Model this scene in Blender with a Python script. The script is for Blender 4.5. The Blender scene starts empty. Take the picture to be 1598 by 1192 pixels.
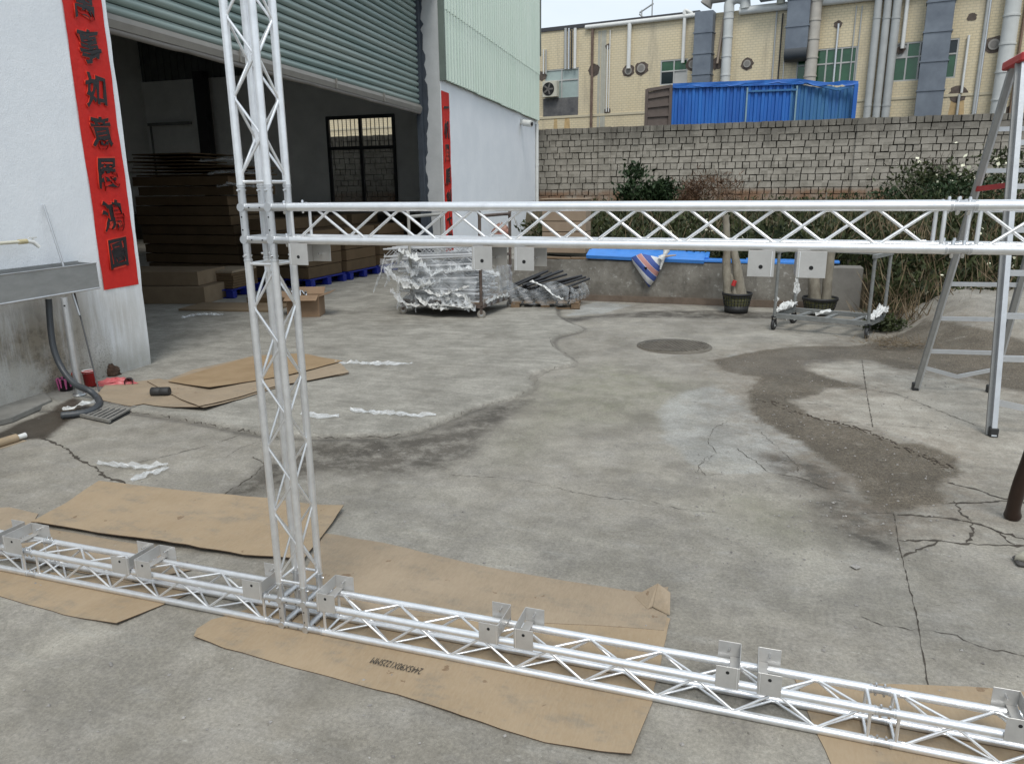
import bpy, bmesh, math, random
import numpy as np
from mathutils import Vector, Matrix
random.seed(7); RNG = np.random.default_rng(7)
S = bpy.context.scene
COL = S.collection
R = math.radians
# ------------------------------------------------------------------ camera
EYE = Vector((0, 0, 1.6)); PITCH, ROLL, YAW, FPX = .2529, -.0097, .3219, 1161.69
FW = Vector((-math.sin(YAW)*math.cos(PITCH), math.cos(YAW)*math.cos(PITCH), -math.sin(PITCH)))
R0 = Vector((math.cos(YAW), math.sin(YAW), 0)); U0 = R0.cross(FW)
RT = R0*math.cos(ROLL)+U0*math.sin(ROLL); UP = -R0*math.sin(ROLL)+U0*math.cos(ROLL)
cd = bpy.data.cameras.new('camera'); cam = bpy.data.objects.new('camera', cd); COL.objects.link(cam)
cam.matrix_world = Matrix(((RT.x, UP.x, -FW.x, EYE.x), (RT.y, UP.y, -FW.y, EYE.y), (RT.z, UP.z, -FW.z, EYE.z), (0, 0, 0, 1)))
cd.sensor_fit = 'HORIZONTAL'; cd.sensor_width = 36; cd.lens = 36*FPX/1598; cd.clip_end = 600; cd.clip_start = .05
S.camera = cam
# ------------------------------------------------------------------ light: bright overcast
SUN_EL, SUN_AZ = R(56), R(160)
w = bpy.data.worlds.new('World'); S.world = w; w.use_nodes = True
nt = w.node_tree; nt.nodes.clear()
sky = nt.nodes.new('ShaderNodeTexSky'); sky.sky_type = 'NISHITA'; sky.sun_disc = False
sky.sun_elevation = SUN_EL; sky.sun_rotation = SUN_AZ
bgn = nt.nodes.new('ShaderNodeBackground'); out = nt.nodes.new('ShaderNodeOutputWorld')
mx = nt.nodes.new('ShaderNodeMix'); mx.data_type = 'RGBA'
tc = nt.nodes.new('ShaderNodeTexCoord'); nz = nt.nodes.new('ShaderNodeTexNoise'); nz.inputs['Scale'].default_value = 2.2
nz.inputs['Detail'].default_value = 6
mp = nt.nodes.new('ShaderNodeMapping'); mp.inputs['Scale'].default_value = (1, 1, 2.6)
nt.links.new(tc.outputs['Generated'], mp.inputs['Vector']); nt.links.new(mp.outputs[0], nz.inputs['Vector'])
cr = nt.nodes.new('ShaderNodeValToRGB'); cr.color_ramp.elements[0].position = .3; cr.color_ramp.elements[0].color = (5.3, 6.2, 7.1, 1)
cr.color_ramp.elements[1].position = .7; cr.color_ramp.elements[1].color = (6.9, 7.4, 7.9, 1)
nt.links.new(nz.outputs['Fac'], cr.inputs['Fac'])
mx.inputs['Factor'].default_value = .9
nt.links.new(sky.outputs[0], mx.inputs['A']); nt.links.new(cr.outputs[0], mx.inputs['B'])
nt.links.new(mx.outputs['Result'], bgn.inputs['Color']); bgn.inputs['Strength'].default_value = .1
nt.links.new(bgn.outputs[0], out.inputs['Surface'])
sl = bpy.data.lights.new('sun', 'SUN'); sun = bpy.data.objects.new('sun', sl); COL.objects.link(sun)
sl.energy = 1.5; sl.angle = R(24); sl.color = (1, .97, .92)
sun.rotation_euler = Vector((-math.sin(SUN_AZ)*math.cos(SUN_EL), -math.cos(SUN_AZ)*math.cos(SUN_EL), -math.sin(SUN_EL))).to_track_quat('-Z', 'Y').to_euler()
S.view_settings.view_transform = 'Standard'; S.view_settings.look = 'None'; S.view_settings.gamma = 1
S.view_settings.use_curve_mapping = False; S.view_settings.exposure = 0.5
# ------------------------------------------------------------------ measuring helpers: sight lines met with real planes
def ray(x, y): return FW+RT*((x-799)/FPX)-UP*((y-596)/FPX)
def G(x, y, z=0.): d = ray(x, y); t = (z-1.6)/d.z; return EYE+d*t
def PY(x, y, Y): d = ray(x, y); return EYE+d*(Y/d.y)
DA = -.0791
DD = Vector((math.sin(DA), math.cos(DA), 0)); DN = Vector((math.cos(DA), -math.sin(DA), 0)); D0 = Vector((-5.32, 3, 0))
def DP(s, z, off=0.): return D0+DD*s+DN*off+Vector((0, 0, z))   # point on the workshop front
def BY(x, y): d = ray(x, y); return EYE+d*(33/(d.y+.151*d.x))   # point on the far factory front
# ------------------------------------------------------------------ object helpers
def tag(o, label=None, cat=None, group=None, kind=None):
    if label: o['label'] = label
    if cat: o['category'] = cat
    if group: o['group'] = group
    if kind: o['kind'] = kind
    return o
def empty(name, loc, rz=0, **k):
    o = bpy.data.objects.new(name, None); COL.objects.link(o); o.location = loc; o.rotation_euler.z = rz
    o.empty_display_size = .1
    bpy.context.view_layer.update()
    return tag(o, **k)
def link(name, me, m=None, parent=None, **k):
    o = bpy.data.objects.new(name, me); COL.objects.link(o)
    if m is not None and len(me.materials) == 0: me.materials.append(m)
    if parent is not None:
        o.parent = parent; o.matrix_parent_inverse = parent_inv(parent)
    return tag(o, **k)
def world_mat(o):
    M = Matrix.LocRotScale(o.location, o.rotation_euler, o.scale)
    return (world_mat(o.parent) @ o.matrix_parent_inverse @ M) if o.parent else M
def parent_inv(p): return world_mat(p).inverted()
class MB:
    def __init__(s): s.v = []; s.f = []; s.sm = []
    def add(s, vs, fs, smooth=False):
        n = len(s.v); s.v += [tuple(v) for v in vs]; s.f += [tuple(i+n for i in f) for f in fs]; s.sm += [smooth]*len(fs); return s
    def box(s, c, d, M=None):
        x, y, z = d[0]/2, d[1]/2, d[2]/2
        vs = [Vector((i*x, j*y, k*z)) for i in (-1, 1) for j in (-1, 1) for k in (-1, 1)]
        if M is not None: vs = [M @ v for v in vs]
        vs = [v+Vector(c) for v in vs]
        return s.add(vs, [(0, 1, 3, 2), (4, 6, 7, 5), (0, 4, 5, 1), (2, 3, 7, 6), (0, 2, 6, 4), (1, 5, 7, 3)])
    def span(s, a, b, w_, h_, up=(0, 0, 1)):
        a = Vector(a); b = Vector(b); d = b-a; L = d.length; d = d/L; u = Vector(up)
        if abs(d.dot(u)) > .99: u = Vector((0, 1, 0))
        r = d.cross(u).normalized(); u = r.cross(d)
        M = Matrix((d, r, u)).transposed()
        return s.box((a+b)/2, (L, w_, h_), M)
    def tube(s, pts, r, n=8, cap=True, sm=True):
        pts = [Vector(p) for p in pts]; rr = r if isinstance(r, (list, tuple)) else [r]*len(pts)
        vs = []; fs = []; pu = None
        for i, p in enumerate(pts):
            d = (pts[min(i+1, len(pts)-1)]-pts[max(i-1, 0)]).normalized()
            if pu is None:
                u = Vector((0, 0, 1)) if abs(d.z) < .9 else Vector((1, 0, 0))
            else: u = pu
            a = d.cross(u).normalized(); u = a.cross(d).normalized(); pu = u
            for k in range(n):
                t = 2*math.pi*k/n; vs.append(p+(a*math.cos(t)+u*math.sin(t))*rr[i])
        for i in range(len(pts)-1):
            for k in range(n): fs.append((i*n+k, i*n+(k+1) % n, (i+1)*n+(k+1) % n, (i+1)*n+k))
        s.add(vs, fs, sm)
        if cap: 
            m = len(pts)-1; s.add(vs[:n], [tuple(range(n))[::-1]]); s.add(vs[m*n:], [tuple(range(n))])
        return s
    def prism(s, poly, d):   # poly: list of 3D points, extruded by vector d
        n = len(poly); d = Vector(d); vs = [Vector(p) for p in poly]+[Vector(p)+d for p in poly]
        fs = [tuple(range(n))[::-1], tuple(range(n, 2*n))]+[(i, (i+1) % n, n+(i+1) % n, n+i) for i in range(n)]
        return s.add(vs, fs)
    def lathe(s, c, prof, n=16, ax='z'):
        vs = []; fs = []
        for r, z in prof:
            for k in range(n):
                t = 2*math.pi*k/n; p = (r*math.cos(t), r*math.sin(t), z)
                if ax == 'x': p = (p[2], p[0], p[1])
                if ax == 'y': p = (p[0], p[2], p[1])
                vs.append(Vector(c)+Vector(p))
        for i in range(len(prof)-1):
            for k in range(n): fs.append((i*n+k, i*n+(k+1) % n, (i+1)*n+(k+1) % n, (i+1)*n+k))
        return s.add(vs, fs, True)
    def mesh(s, name='m', bev=0):
        me = bpy.data.meshes.new(name); me.from_pydata(s.v, [], s.f)
        me.polygons.foreach_set('use_smooth', s.sm)
        bm = bmesh.new(); bm.from_mesh(me); bmesh.ops.recalc_face_normals(bm, faces=bm.faces)
        if bev: bmesh.ops.bevel(bm, geom=list(bm.edges), offset=bev, segments=1, affect='EDGES')
        bm.to_mesh(me); bm.free(); me.update(); return me
    def build(s, name, m, parent=None, bev=0, **k): return link(name, s.mesh(name, bev), m, parent, **k)
# ------------------------------------------------------------------ materials
MATS = {}
def mat(name, col, rough=.6, metal=0., var=.12, scale=4., bump=.1, bscale=60., col2=None, spec=.5, alpha=1., stretch=(1, 1, 1), emis=None, f2=.5, coat=0.):
    if name in MATS: return MATS[name]
    m = bpy.data.materials.new(name); m.use_nodes = True; t = m.node_tree; N = t.nodes; Lk = t.links
    b = N['Principled BSDF']; b.inputs['Roughness'].default_value = rough; b.inputs['Metallic'].default_value = metal
    b.inputs['Specular IOR Level'].default_value = spec; b.inputs['Alpha'].default_value = alpha; b.inputs['Coat Weight'].default_value = coat
    c = N.new('ShaderNodeTexCoord'); g = N.new('ShaderNodeNewGeometry')
    mp_ = N.new('ShaderNodeMapping'); mp_.inputs['Scale'].default_value = stretch; Lk.new(g.outputs['Position'], mp_.inputs['Vector'])
    n1 = N.new('ShaderNodeTexNoise'); n1.inputs['Scale'].default_value = scale; n1.inputs['Detail'].default_value = 7; n1.inputs['Roughness'].default_value = .65
    Lk.new(mp_.outputs[0], n1.inputs['Vector'])
    r = N.new('ShaderNodeValToRGB'); r.color_ramp.elements[0].position = .3; r.color_ramp.elements[1].position = .7
    c2 = col2 or tuple(min(1, x*(1+var)) for x in col); c1 = col if col2 else tuple(x*(1-var) for x in col)
    r.color_ramp.elements[0].color = (*c1, 1); r.color_ramp.elements[1].color = (*c2, 1)
    Lk.new(n1.outputs['Fac'], r.inputs['Fac']); Lk.new(r.outputs[0], b.inputs['Base Color'])
    if bump:
        n2 = N.new('ShaderNodeTexNoise'); n2.inputs['Scale'].default_value = bscale; n2.inputs['Detail'].default_value = 4
        Lk.new(mp_.outputs[0], n2.inputs['Vector'])
        bp = N.new('ShaderNodeBump'); bp.inputs['Strength'].default_value = bump; bp.inputs['Distance'].default_value = .01
        Lk.new(n2.outputs['Fac'], bp.inputs['Height']); Lk.new(bp.outputs[0], b.inputs['Normal'])
    if emis: b.inputs['Emission Color'].default_value = (*emis, 1); b.inputs['Emission Strength'].default_value = 1
    MATS[name] = m; return m
class NT:   # small node-writing helper for the richer materials
    def __init__(s, name, rough=.8, metal=0):
        s.m = bpy.data.materials.new(name); s.m.use_nodes = True; s.N = s.m.node_tree.nodes; s.L = s.m.node_tree.links
        s.b = s.N['Principled BSDF']; s.b.inputs['Roughness'].default_value = rough; s.b.inputs['Metallic'].default_value = metal
        s.g = s.N.new('ShaderNodeNewGeometry').outputs['Position']
    def noise(s, sc, det=6, ro=.6, st=(1, 1, 1), off=0):
        mp_ = s.N.new('ShaderNodeMapping'); mp_.inputs['Scale'].default_value = st; mp_.inputs['Location'].default_value = (off, off*2, off)
        s.L.new(s.g, mp_.inputs['Vector'])
        n = s.N.new('ShaderNodeTexNoise'); n.inputs['Scale'].default_value = sc; n.inputs['Detail'].default_value = det; n.inputs['Roughness'].default_value = ro
        s.L.new(mp_.outputs[0], n.inputs['Vector']); return n.outputs['Fac']
    def ramp(s, f, a, b, ca=0., cb=1.):
        r = s.N.new('ShaderNodeMapRange'); r.inputs[1].default_value = a; r.inputs[2].default_value = b; r.inputs[3].default_value = ca; r.inputs[4].default_value = cb
        r.interpolation_type = 'SMOOTHSTEP'; s.L.new(f, r.inputs[0]); return r.outputs[0]
    def mix(s, f, A, B, mode='MIX'):
        x = s.N.new('ShaderNodeMix'); x.data_type = 'RGBA'; x.blend_type = mode
        for i, v in (('Factor', f), ('A', A), ('B', B)):
            if isinstance(v, (int, float)): x.inputs[i].default_value = v
            elif isinstance(v, tuple): x.inputs[i].default_value = (*v, 1)
            else: s.L.new(v, x.inputs[i])
        return x.outputs['Result']
    def math(s, op, a, b=0.):
        x = s.N.new('ShaderNodeMath'); x.operation = op
        for i, v in enumerate((a, b)):
            if isinstance(v, (int, float)): x.inputs[i].default_value = v
            else: s.L.new(v, x.inputs[i])
        return x.outputs[0]
    def attr(s, n):
        a = s.N.new('ShaderNodeAttribute'); a.attribute_name = n; return a.outputs['Fac']
    def axis(s, i):
        x = s.N.new('ShaderNodeSeparateXYZ'); s.L.new(s.g, x.inputs[0]); return x.outputs[i]
    def bump(s, f, st, d=.01):
        x = s.N.new('ShaderNodeBump'); x.inputs['Strength'].default_value = st; x.inputs['Distance'].default_value = d
        s.L.new(f, x.inputs['Height']); s.L.new(x.outputs[0], s.b.inputs['Normal'])
    def done(s, colr, rough=None):
        s.L.new(colr, s.b.inputs['Base Color'])
        if rough is not None: s.L.new(rough, s.b.inputs['Roughness'])
        return s.m
ALU = mat('aluminium', (.80, .805, .81), rough=.31, metal=.78, var=.10, scale=22, bump=.03, bscale=200)
ALU_D = mat('aluminium_dull', (.58, .59, .60), rough=.36, metal=.8, var=.1, scale=20, bump=.06, bscale=180)
PLATE = mat('aluminium_plate', (.48, .47, .45), rough=.36, metal=.4, var=.1, scale=14, bump=.05, bscale=200)
STEEL = mat('stainless', (.42, .43, .43), rough=.4, metal=.75, var=.12, scale=6, bump=.05, bscale=150, stretch=(1, 1, 3))
CHROME = mat('bolt_steel', (.7, .7, .7), rough=.2, metal=1, var=.1, bump=0)
DARKHOLE = mat('dark_hole', (.01, .01, .01), rough=.9, bump=0)
CARD = mat('cardboard', (.305, .228, .145), rough=.9, col2=(.355, .27, .178), scale=3.5, bump=.12, bscale=90, spec=.15)
CARD2 = mat('cardboard_dusty', (.275, .215, .15), rough=.92, col2=(.335, .265, .188), scale=2.6, bump=.15, bscale=70, spec=.15)
CARD_E = mat('cardboard_edge', (.10, .065, .04), rough=.95, bump=0)
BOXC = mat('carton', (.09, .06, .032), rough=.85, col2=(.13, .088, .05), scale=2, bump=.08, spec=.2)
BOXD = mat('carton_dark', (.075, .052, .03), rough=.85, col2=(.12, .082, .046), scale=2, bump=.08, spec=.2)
RUB = mat('black_rubber', (.022, .022, .022), rough=.62, var=.3, bump=.1)
BLKM = mat('black_metal', (.018, .018, .02), rough=.35, var=.2, bump=.05)
RED = mat('red_plastic', (.42, .03, .03), rough=.4, var=.15, bump=.05)
PAPER_R = mat('red_paper', (.52, .02, .016), rough=.6, col2=(.62, .028, .02), scale=12, bump=.35, bscale=26, spec=.25)
INK = mat('black_ink', (.012, .010, .012), rough=.45, var=.3, scale=50, bump=0)
INKH = mat('orange_glow_print', (.58, .035, .018), rough=.6, col2=(.62, .05, .02), scale=30, bump=0)
PRINT = mat('carton_print', (.035, .03, .025), rough=.8, var=.4, scale=150, bump=0)
BLUEP = mat('blue_pallet_plastic', (.003, .012, .17), rough=.45, var=.2, bump=.05)
BLUET = mat('blue_board', (.05, .22, .62), rough=.5, var=.12, scale=8, bump=.05, stretch=(1, 1, 8))
WOOD = mat('old_wood', (.13, .085, .05), rough=.85, col2=(.22, .15, .09), scale=6, bump=.3, bscale=40, stretch=(1, 6, 1))
WHITEP = mat('white_pvc', (.66, .66, .63), rough=.4, var=.07, scale=5, bump=.03)
GREYP = mat('grey_pvc', (.38, .39, .38), rough=.5, var=.12, scale=3, bump=.03)
PALEP = mat('pale_grey_duct', (.52, .53, .51), rough=.55, var=.1, scale=2, bump=.04)
DUCT = mat('galvanised_duct', (.11, .128, .155), rough=.5, metal=.15, col2=(.18, .205, .235), scale=1.6, bump=.08, bscale=6)
RUST = mat('rusty_steel', (.06, .042, .035), rough=.8, col2=(.12, .088, .07), scale=12, bump=.3)
GREYST = mat('painted_grey_steel', (.13, .135, .13), rough=.6, col2=(.22, .225, .215), scale=14, bump=.25)
FILM = mat('plastic_film', (.8, .82, .83), rough=.2, var=.12, scale=20, bump=.45, bscale=30, alpha=.36, spec=.8)
FILM_D = mat('plastic_film_thin', (.75, .78, .8), rough=.2, var=.2, scale=12, bump=1., bscale=22, alpha=.22, spec=.9)
FILM_W = mat('white_wrap_scraps', (.6, .6, .58), rough=.4, var=.25, scale=40, bump=.8, bscale=50)

def card_nt(m, seed):
    t = NT(m.name+'_worn', .92); t.b.inputs['Specular IOR Level'].default_value = .15
    e = m.node_tree.nodes['Color Ramp'] if 'Color Ramp' in m.node_tree.nodes else [n for n in m.node_tree.nodes if n.bl_idname == 'ShaderNodeValToRGB'][0]
    a_ = tuple(e.color_ramp.elements[0].color)[:3]; b_ = tuple(e.color_ramp.elements[1].color)[:3]
    n1 = t.noise(2.2, 6, .65, off=seed); c = t.mix(t.ramp(n1, .3, .7), a_, b_)
    c = t.mix(t.math('MULTIPLY', t.ramp(t.noise(5, 7, .75, (1, 1.6, 1), seed+3), .48, .68), .75), c, (.225, .19, .145))
    c = t.mix(t.ramp(t.noise(11, 4, .55, off=seed+7), .68, .705, 0, .7), c, (.16, .10, .06))
    c = t.mix(t.ramp(t.noise(120, 3, .7, (1, .25, 1)), .35, .7, 0, .25), c, (.41, .335, .24))
    t.bump(t.math('ADD', t.noise(140, 2, .5, (1, .15, 1)), t.noise(3.5, 4)), .25, .006); return t.done(c)
CARD = card_nt(CARD, 1); CARD2 = card_nt(CARD2, 5)
# ------------------------------------------------------------------ value noise in numpy
def vnoise(x, y, sc, seed=0, octv=4):
    out_ = np.zeros_like(x); amp = 1; tot = 0
    for o in range(octv):
        rg = np.random.default_rng(seed+o); T = rg.random((256, 256))
        X = x*sc*(2**o)+37.3*o; Y = y*sc*(2**o)+11.1*o
        xi = np.floor(X).astype(int); yi = np.floor(Y).astype(int); fx = X-xi; fy = Y-yi
        fx = fx*fx*(3-2*fx); fy = fy*fy*(3-2*fy)
        a = T[xi % 256, yi % 256]; b = T[(xi+1) % 256, yi % 256]; c = T[xi % 256, (yi+1) % 256]; d = T[(xi+1) % 256, (yi+1) % 256]
        out_ += amp*((a*(1-fx)+b*fx)*(1-fy)+(c*(1-fx)+d*fx)*fy); tot += amp; amp *= .5
    return out_/tot-.5
def sdist(px, py, poly):   # signed distance to polygon (+ inside)
    P = np.array(poly, float); d = np.full(px.shape, 1e9); ins = np.zeros(px.shape, bool)
    n = len(P)
    for i in range(n):
        a = P[i]; b = P[(i+1) % n]; e = b-a; wx = px-a[0]; wy = py-a[1]
        t = np.clip((wx*e[0]+wy*e[1])/(e@e+1e-12), 0, 1)
        d = np.minimum(d, np.hypot(wx-t*e[0], wy-t*e[1]))
        c = ((a[1] > py) != (b[1] > py)) & (px < (b[0]-a[0])*(py-a[1])/((b[1]-a[1])+1e-12)+a[0]); ins ^= c
    return np.where(ins, d, -d)
def sstep(a, b, x): t = np.clip((x-a)/(b-a), 0, 1); return t*t*(3-2*t)
def gpoly(pts): return [(G(*p).x, G(*p).y) for p in pts]
# ------------------------------------------------------------------ ground: one sheet, stains, painted step shade and worn relief measured on the plane
def chaikin(P, n=2):
    for _ in range(n):
        Q = [P[0]]
        for a, b in zip(P[:-1], P[1:]): Q += [(a[0]*.75+b[0]*.25, a[1]*.75+b[1]*.25), (a[0]*.25+b[0]*.75, a[1]*.25+b[1]*.75)]
        P = Q+[P[-1]]
    return P
SLAB_EDGE = chaikin([(130, 646), (200, 641), (330, 664), (400, 679), (480, 684), (560, 684), (640, 680), (700, 655), (740, 639), (800, 623), (836, 605), (823, 588), (850, 578), (905, 570), (866, 548), (858, 530), (890, 522), (918, 516), (885, 505), (868, 492)])
SLAB = gpoly(SLAB_EDGE)+[(-3.2, 12), (-9, 26), (-30, 26), (-30, -4), (-7.5, 2)]+gpoly([(20, 640), (90, 640)])
MUD = gpoly([(1110, 562), (1190, 545), (1240, 541), (1345, 540), (1380, 528), (1440, 520), (1500, 540), (1598, 560), (1700, 590), (1690, 640), (1598, 612), (1520, 590), (1440, 578), (1400, 575), (1352, 563), (1310, 560), (1252, 562), (1264, 578), (1300, 590), (1352, 601), (1350, 607), (1290, 606), (1280, 617), (1238, 628), (1270, 650), (1330, 665), (1400, 690), (1440, 688), (1500, 716), (1505, 736), (1482, 745), (1465, 760), (1478, 785), (1400, 797), (1380, 800), (1356, 786), (1345, 770), (1332, 742), (1290, 720), (1250, 690), (1200, 668), (1170, 645), (1160, 612), (1180, 590), (1130, 580)])
WET_DARK = [gpoly([(470, 690), (560, 686), (640, 682), (700, 657), (740, 641), (800, 625), (832, 622), (806, 650), (765, 680), (760, 700), (738, 716), (700, 735), (600, 742), (500, 735), (420, 765), (345, 778), (400, 745), (420, 720)]),  # darker patch along the slab edge; wet and dark patches follow
       gpoly([(1190, 706), (1280, 722), (1320, 742), (1335, 770), (1270, 768), (1210, 744)]),
       gpoly([(1262, 782), (1300, 770), (1345, 775), (1400, 797), (1414, 876), (1372, 868), (1310, 838), (1268, 812)]),
       gpoly([(0, 676), (40, 656), (80, 642), (116, 626), (150, 640), (110, 655), (72, 684), (0, 690), (-60, 700), (-60, 690)]),
       gpoly([(860, 497), (1000, 486), (1100, 484), (1210, 486), (1300, 500), (1380, 515), (1330, 510), (1200, 498), (1000, 496), (930, 497), (880, 507)]),
       gpoly([(1130, 562), (1240, 545), (1350, 545), (1345, 560), (1262, 575), (1258, 590), (1200, 588), (1130, 580)])]
LIGHT = [gpoly([(1018, 640), (1060, 612), (1110, 600), (1165, 625), (1168, 642), (1215, 668), (1262, 690), (1270, 705), (1238, 712), (1250, 740), (1200, 738), (1130, 742), (1070, 722), (1035, 680)]),
         gpoly([(1252, 562), (1310, 559), (1350, 566), (1430, 580), (1560, 605), (1700, 640), (1700, 760), (1598, 735), (1505, 725), (1440, 690), (1360, 668), (1265, 645), (1238, 628), (1290, 606), (1352, 606), (1352, 596), (1300, 590), (1264, 578)]),
         gpoly([(1180, 688), (1240, 680), (1285, 672), (1280, 684), (1240, 690)]), gpoly([(1130, 556), (1180, 548), (1195, 554), (1170, 564)]),
         gpoly([(905, 478), (930, 470), (990, 476), (940, 490), (880, 494)])]
MOSS = [gpoly([(1100, 790), (1160, 770), (1260, 790), (1300, 840), (1240, 850), (1150, 820)]), gpoly([(840, 600), (950, 570), (1100, 600), (1030, 660), (900, 660), (800, 720), (770, 690), (820, 640)])]
def axis_pts(lo, a, b, hi, fine, mid=None):
    l = [a]; st = fine
    while l[-1] > lo: st *= 1.35; l.append(l[-1]-st)
    r = [b]; st = fine
    while r[-1] < hi: st *= 1.35; r.append(r[-1]+st)
    return np.array(l[::-1][:-1]+list(np.arange(a, b, fine))+r)
GX = axis_pts(-140, -7, 3.6, 140, .026); GYY = np.concatenate([axis_pts(-60, .9, 5.2, 5.2, .024)[:-1], axis_pts(5.2, 5.2, 11.2, 160, .04)[1:]])
GYY = np.unique(np.round(GYY, 4)); GX = np.unique(np.round(GX, 4))
def ground_h(x, y):
    x = np.asarray(x, float); y = np.asarray(y, float)
    wob = vnoise(x, y, 2.2, 3)*.10+vnoise(x, y, 8, 5)*.014
    d = sdist(x, y, SLAB)+vnoise(x, y, 9, 5)*.012
    z = .026*sstep(-.006, .02, d)*(1-sstep(.15, 1.6, d))
    z = z+vnoise(x, y, 1.1, 9, 3)*.012*(1-sstep(11, 20, np.abs(y)))
    ramp = sstep(1.35, 2.3, x)*sstep(6.9, 9.6, y)*.42
    z = z+ramp
    dm = sdist(x, y, MUD)+wob
    z = z+.010*sstep(0, .12, dm)*(.5+vnoise(x, y, 6, 21, 3))
    return z
def H(x, y): return float(ground_h(np.array([x]), np.array([y]))[0])
XX, YY = np.meshgrid(GX, GYY)
def ground():
    nx, ny = len(GX), len(GYY); x = XX.ravel(); y = YY.ravel(); z = ground_h(x, y)
    me = bpy.data.meshes.new('ground'); 
    idx = np.arange(nx*ny).reshape(ny, nx)
    q = np.stack([idx[:-1, :-1], idx[:-1, 1:], idx[1:, 1:], idx[1:, :-1]], -1).reshape(-1, 4)
    me.vertices.add(nx*ny); me.vertices.foreach_set('co', np.stack([x, y, z], -1).ravel())
    me.loops.add(q.size); me.loops.foreach_set('vertex_index', q.ravel())
    me.polygons.add(len(q)); me.polygons.foreach_set('loop_start', np.arange(0, q.size, 4)); me.polygons.foreach_set('loop_total', np.full(len(q), 4))
    me.polygons.foreach_set('use_smooth', np.ones(len(q), bool)); me.update()
    wob = vnoise(x, y, 2.2, 3)*.10+vnoise(x, y, 8, 5)*.014; wob2 = vnoise(x, y, 1.3, 33)*.35+vnoise(x, y, 7, 35)*.12
    def A(name, arr):
        a = me.attributes.new(name, 'FLOAT', 'POINT'); a.data.foreach_set('value', arr.astype(np.float32))
    A('slab', sstep(-.01, .02, sdist(x, y, SLAB)+vnoise(x, y, 9, 5)*.012))
    dsl = sdist(x, y, SLAB)+vnoise(x, y, 9, 5)*.012
    A('edge', np.clip(1-np.abs(dsl+.03)/.05, 0, 1)*np.where(x < -1.9, .7, .3))  # mask for the shade painted at the foot of the slab step
    A('mud', sstep(-.015, .045, sdist(x, y, MUD)+wob2*.35+vnoise(x, y, 22, 61)*.07))
    A('wet_dark', np.clip(sum(sstep(-.07, .10, sdist(x, y, p)+wob2*.4) for p in WET_DARK), 0, 1)*np.where(sdist(x, y, SLAB)+wob > .01, .35, 1))
    A('dust', sstep(-.55, .05, sdist(x, y, MUD)+wob2*1.2))
    A('pud', sstep(-.02, .03, sdist(x, y, WET_DARK[3])+wob2*.25))
    A('pale', np.clip(sum(sstep(-.02, .03, sdist(x, y, p)+wob2*.12) for p in LIGHT[1:2]), 0, 1))
    A('light', np.clip(sum(sstep(-.02, .04, sdist(x, y, p)+wob2*.22+vnoise(x, y, 18, 63)*.08)*(1 if i_ != 0 else .75) for i_, p in enumerate(LIGHT) if i_ != 1), 0, 1))
    A('moss', np.clip(sum(sstep(-.3, .3, sdist(x, y, p)+wob2) for p in MOSS), 0, 1))
    t = NT('yard_concrete')
    big = t.noise(.9, 5); mid = t.noise(4.5, 7, .7); fine = t.noise(70, 5, .75); grit = t.noise(260, 3, .8); strk = t.noise(3, 6, .7, (1, 3.5, 1), 4)
    c = t.mix(t.ramp(big, .35, .65), (.225, .207, .175), (.315, .295, .255))
    c = t.mix(t.ramp(mid, .36, .68), c, (.26, .243, .215)); 
    c = t.mix(t.math('MULTIPLY', t.ramp(strk, .52, .72), .5), c, (.33, .32, .295))
    c = t.mix(t.attr('slab'), c, t.mix(t.ramp(strk, .35, .7), (.25, .238, .21), (.33, .315, .28)))
    c = t.mix(t.math('MULTIPLY', t.attr('moss'), t.ramp(mid, .35, .7, .15, .75)), c, (.20, .195, .135))
    lt = t.math('MULTIPLY', t.attr('light'), t.ramp(mid, .3, .55, .45, 1.))
    c = t.mix(t.math('MULTIPLY', lt, .8), c, (.34, .345, .335))
    c = t.mix(t.math('MULTIPLY', t.attr('pale'), .8), c, t.mix(t.ramp(mid, .35, .65), (.30, .275, .235), (.385, .36, .315)))
    wt = t.math('MULTIPLY', t.attr('wet_dark'), t.ramp(t.noise(6, 8, .75, off=12), .38, .56, .35, 1.))
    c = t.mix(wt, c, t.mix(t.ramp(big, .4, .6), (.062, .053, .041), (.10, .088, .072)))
    c = t.mix(t.math('MULTIPLY', t.attr('dust'), t.ramp(t.noise(8, 8, .75, off=22), .36, .62, .0, .6)), c, (.165, .132, .098))
    md = t.math('MULTIPLY', t.attr('mud'), t.ramp(t.noise(11, 6, .7), .28, .48, .6, 1.))
    c = t.mix(md, c, t.mix(t.ramp(fine, .35, .65), (.078, .063, .045), (.125, .104, .077)))
    c = t.mix(t.math('MULTIPLY', t.attr('pud'), .9), c, (.045, .034, .024))
    c = t.mix(t.math('MULTIPLY', t.attr('edge'), t.ramp(mid, .3, .5, .5, .95)), c, (.03, .025, .02))  # step shade mixed into the concrete colour
    c = t.mix(1., c, t.mix(t.ramp(fine, .3, .72), (.78, .78, .78), (1.2, 1.2, 1.2)), 'MULTIPLY')
    c = t.mix(t.ramp(grit, .60, .70), c, (.10, .09, .08)); 
    c = t.mix(t.math('MULTIPLY', t.ramp(t.noise(330, 2, .6, off=9), .66, .72), .8), c, (.5, .49, .46))
    c = t.mix(t.math('MULTIPLY', t.ramp(t.noise(36, 3, .5, off=3), .70, .76), .6), c, (.06, .052, .044))
    c = t.mix(t.math('MULTIPLY', t.math('MULTIPLY', t.ramp(t.noise(5, 8, .75, (.6, 2.6, 1), 8), .60, .70), t.ramp(fine, .4, .6)), .65), c, (.46, .45, .41))
    c = t.mix(t.math('MULTIPLY', t.ramp(t.noise(1.7, 6, .7, (1, 1, 1), 15), .52, .66), .35), c, (.15, .135, .11))
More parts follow.
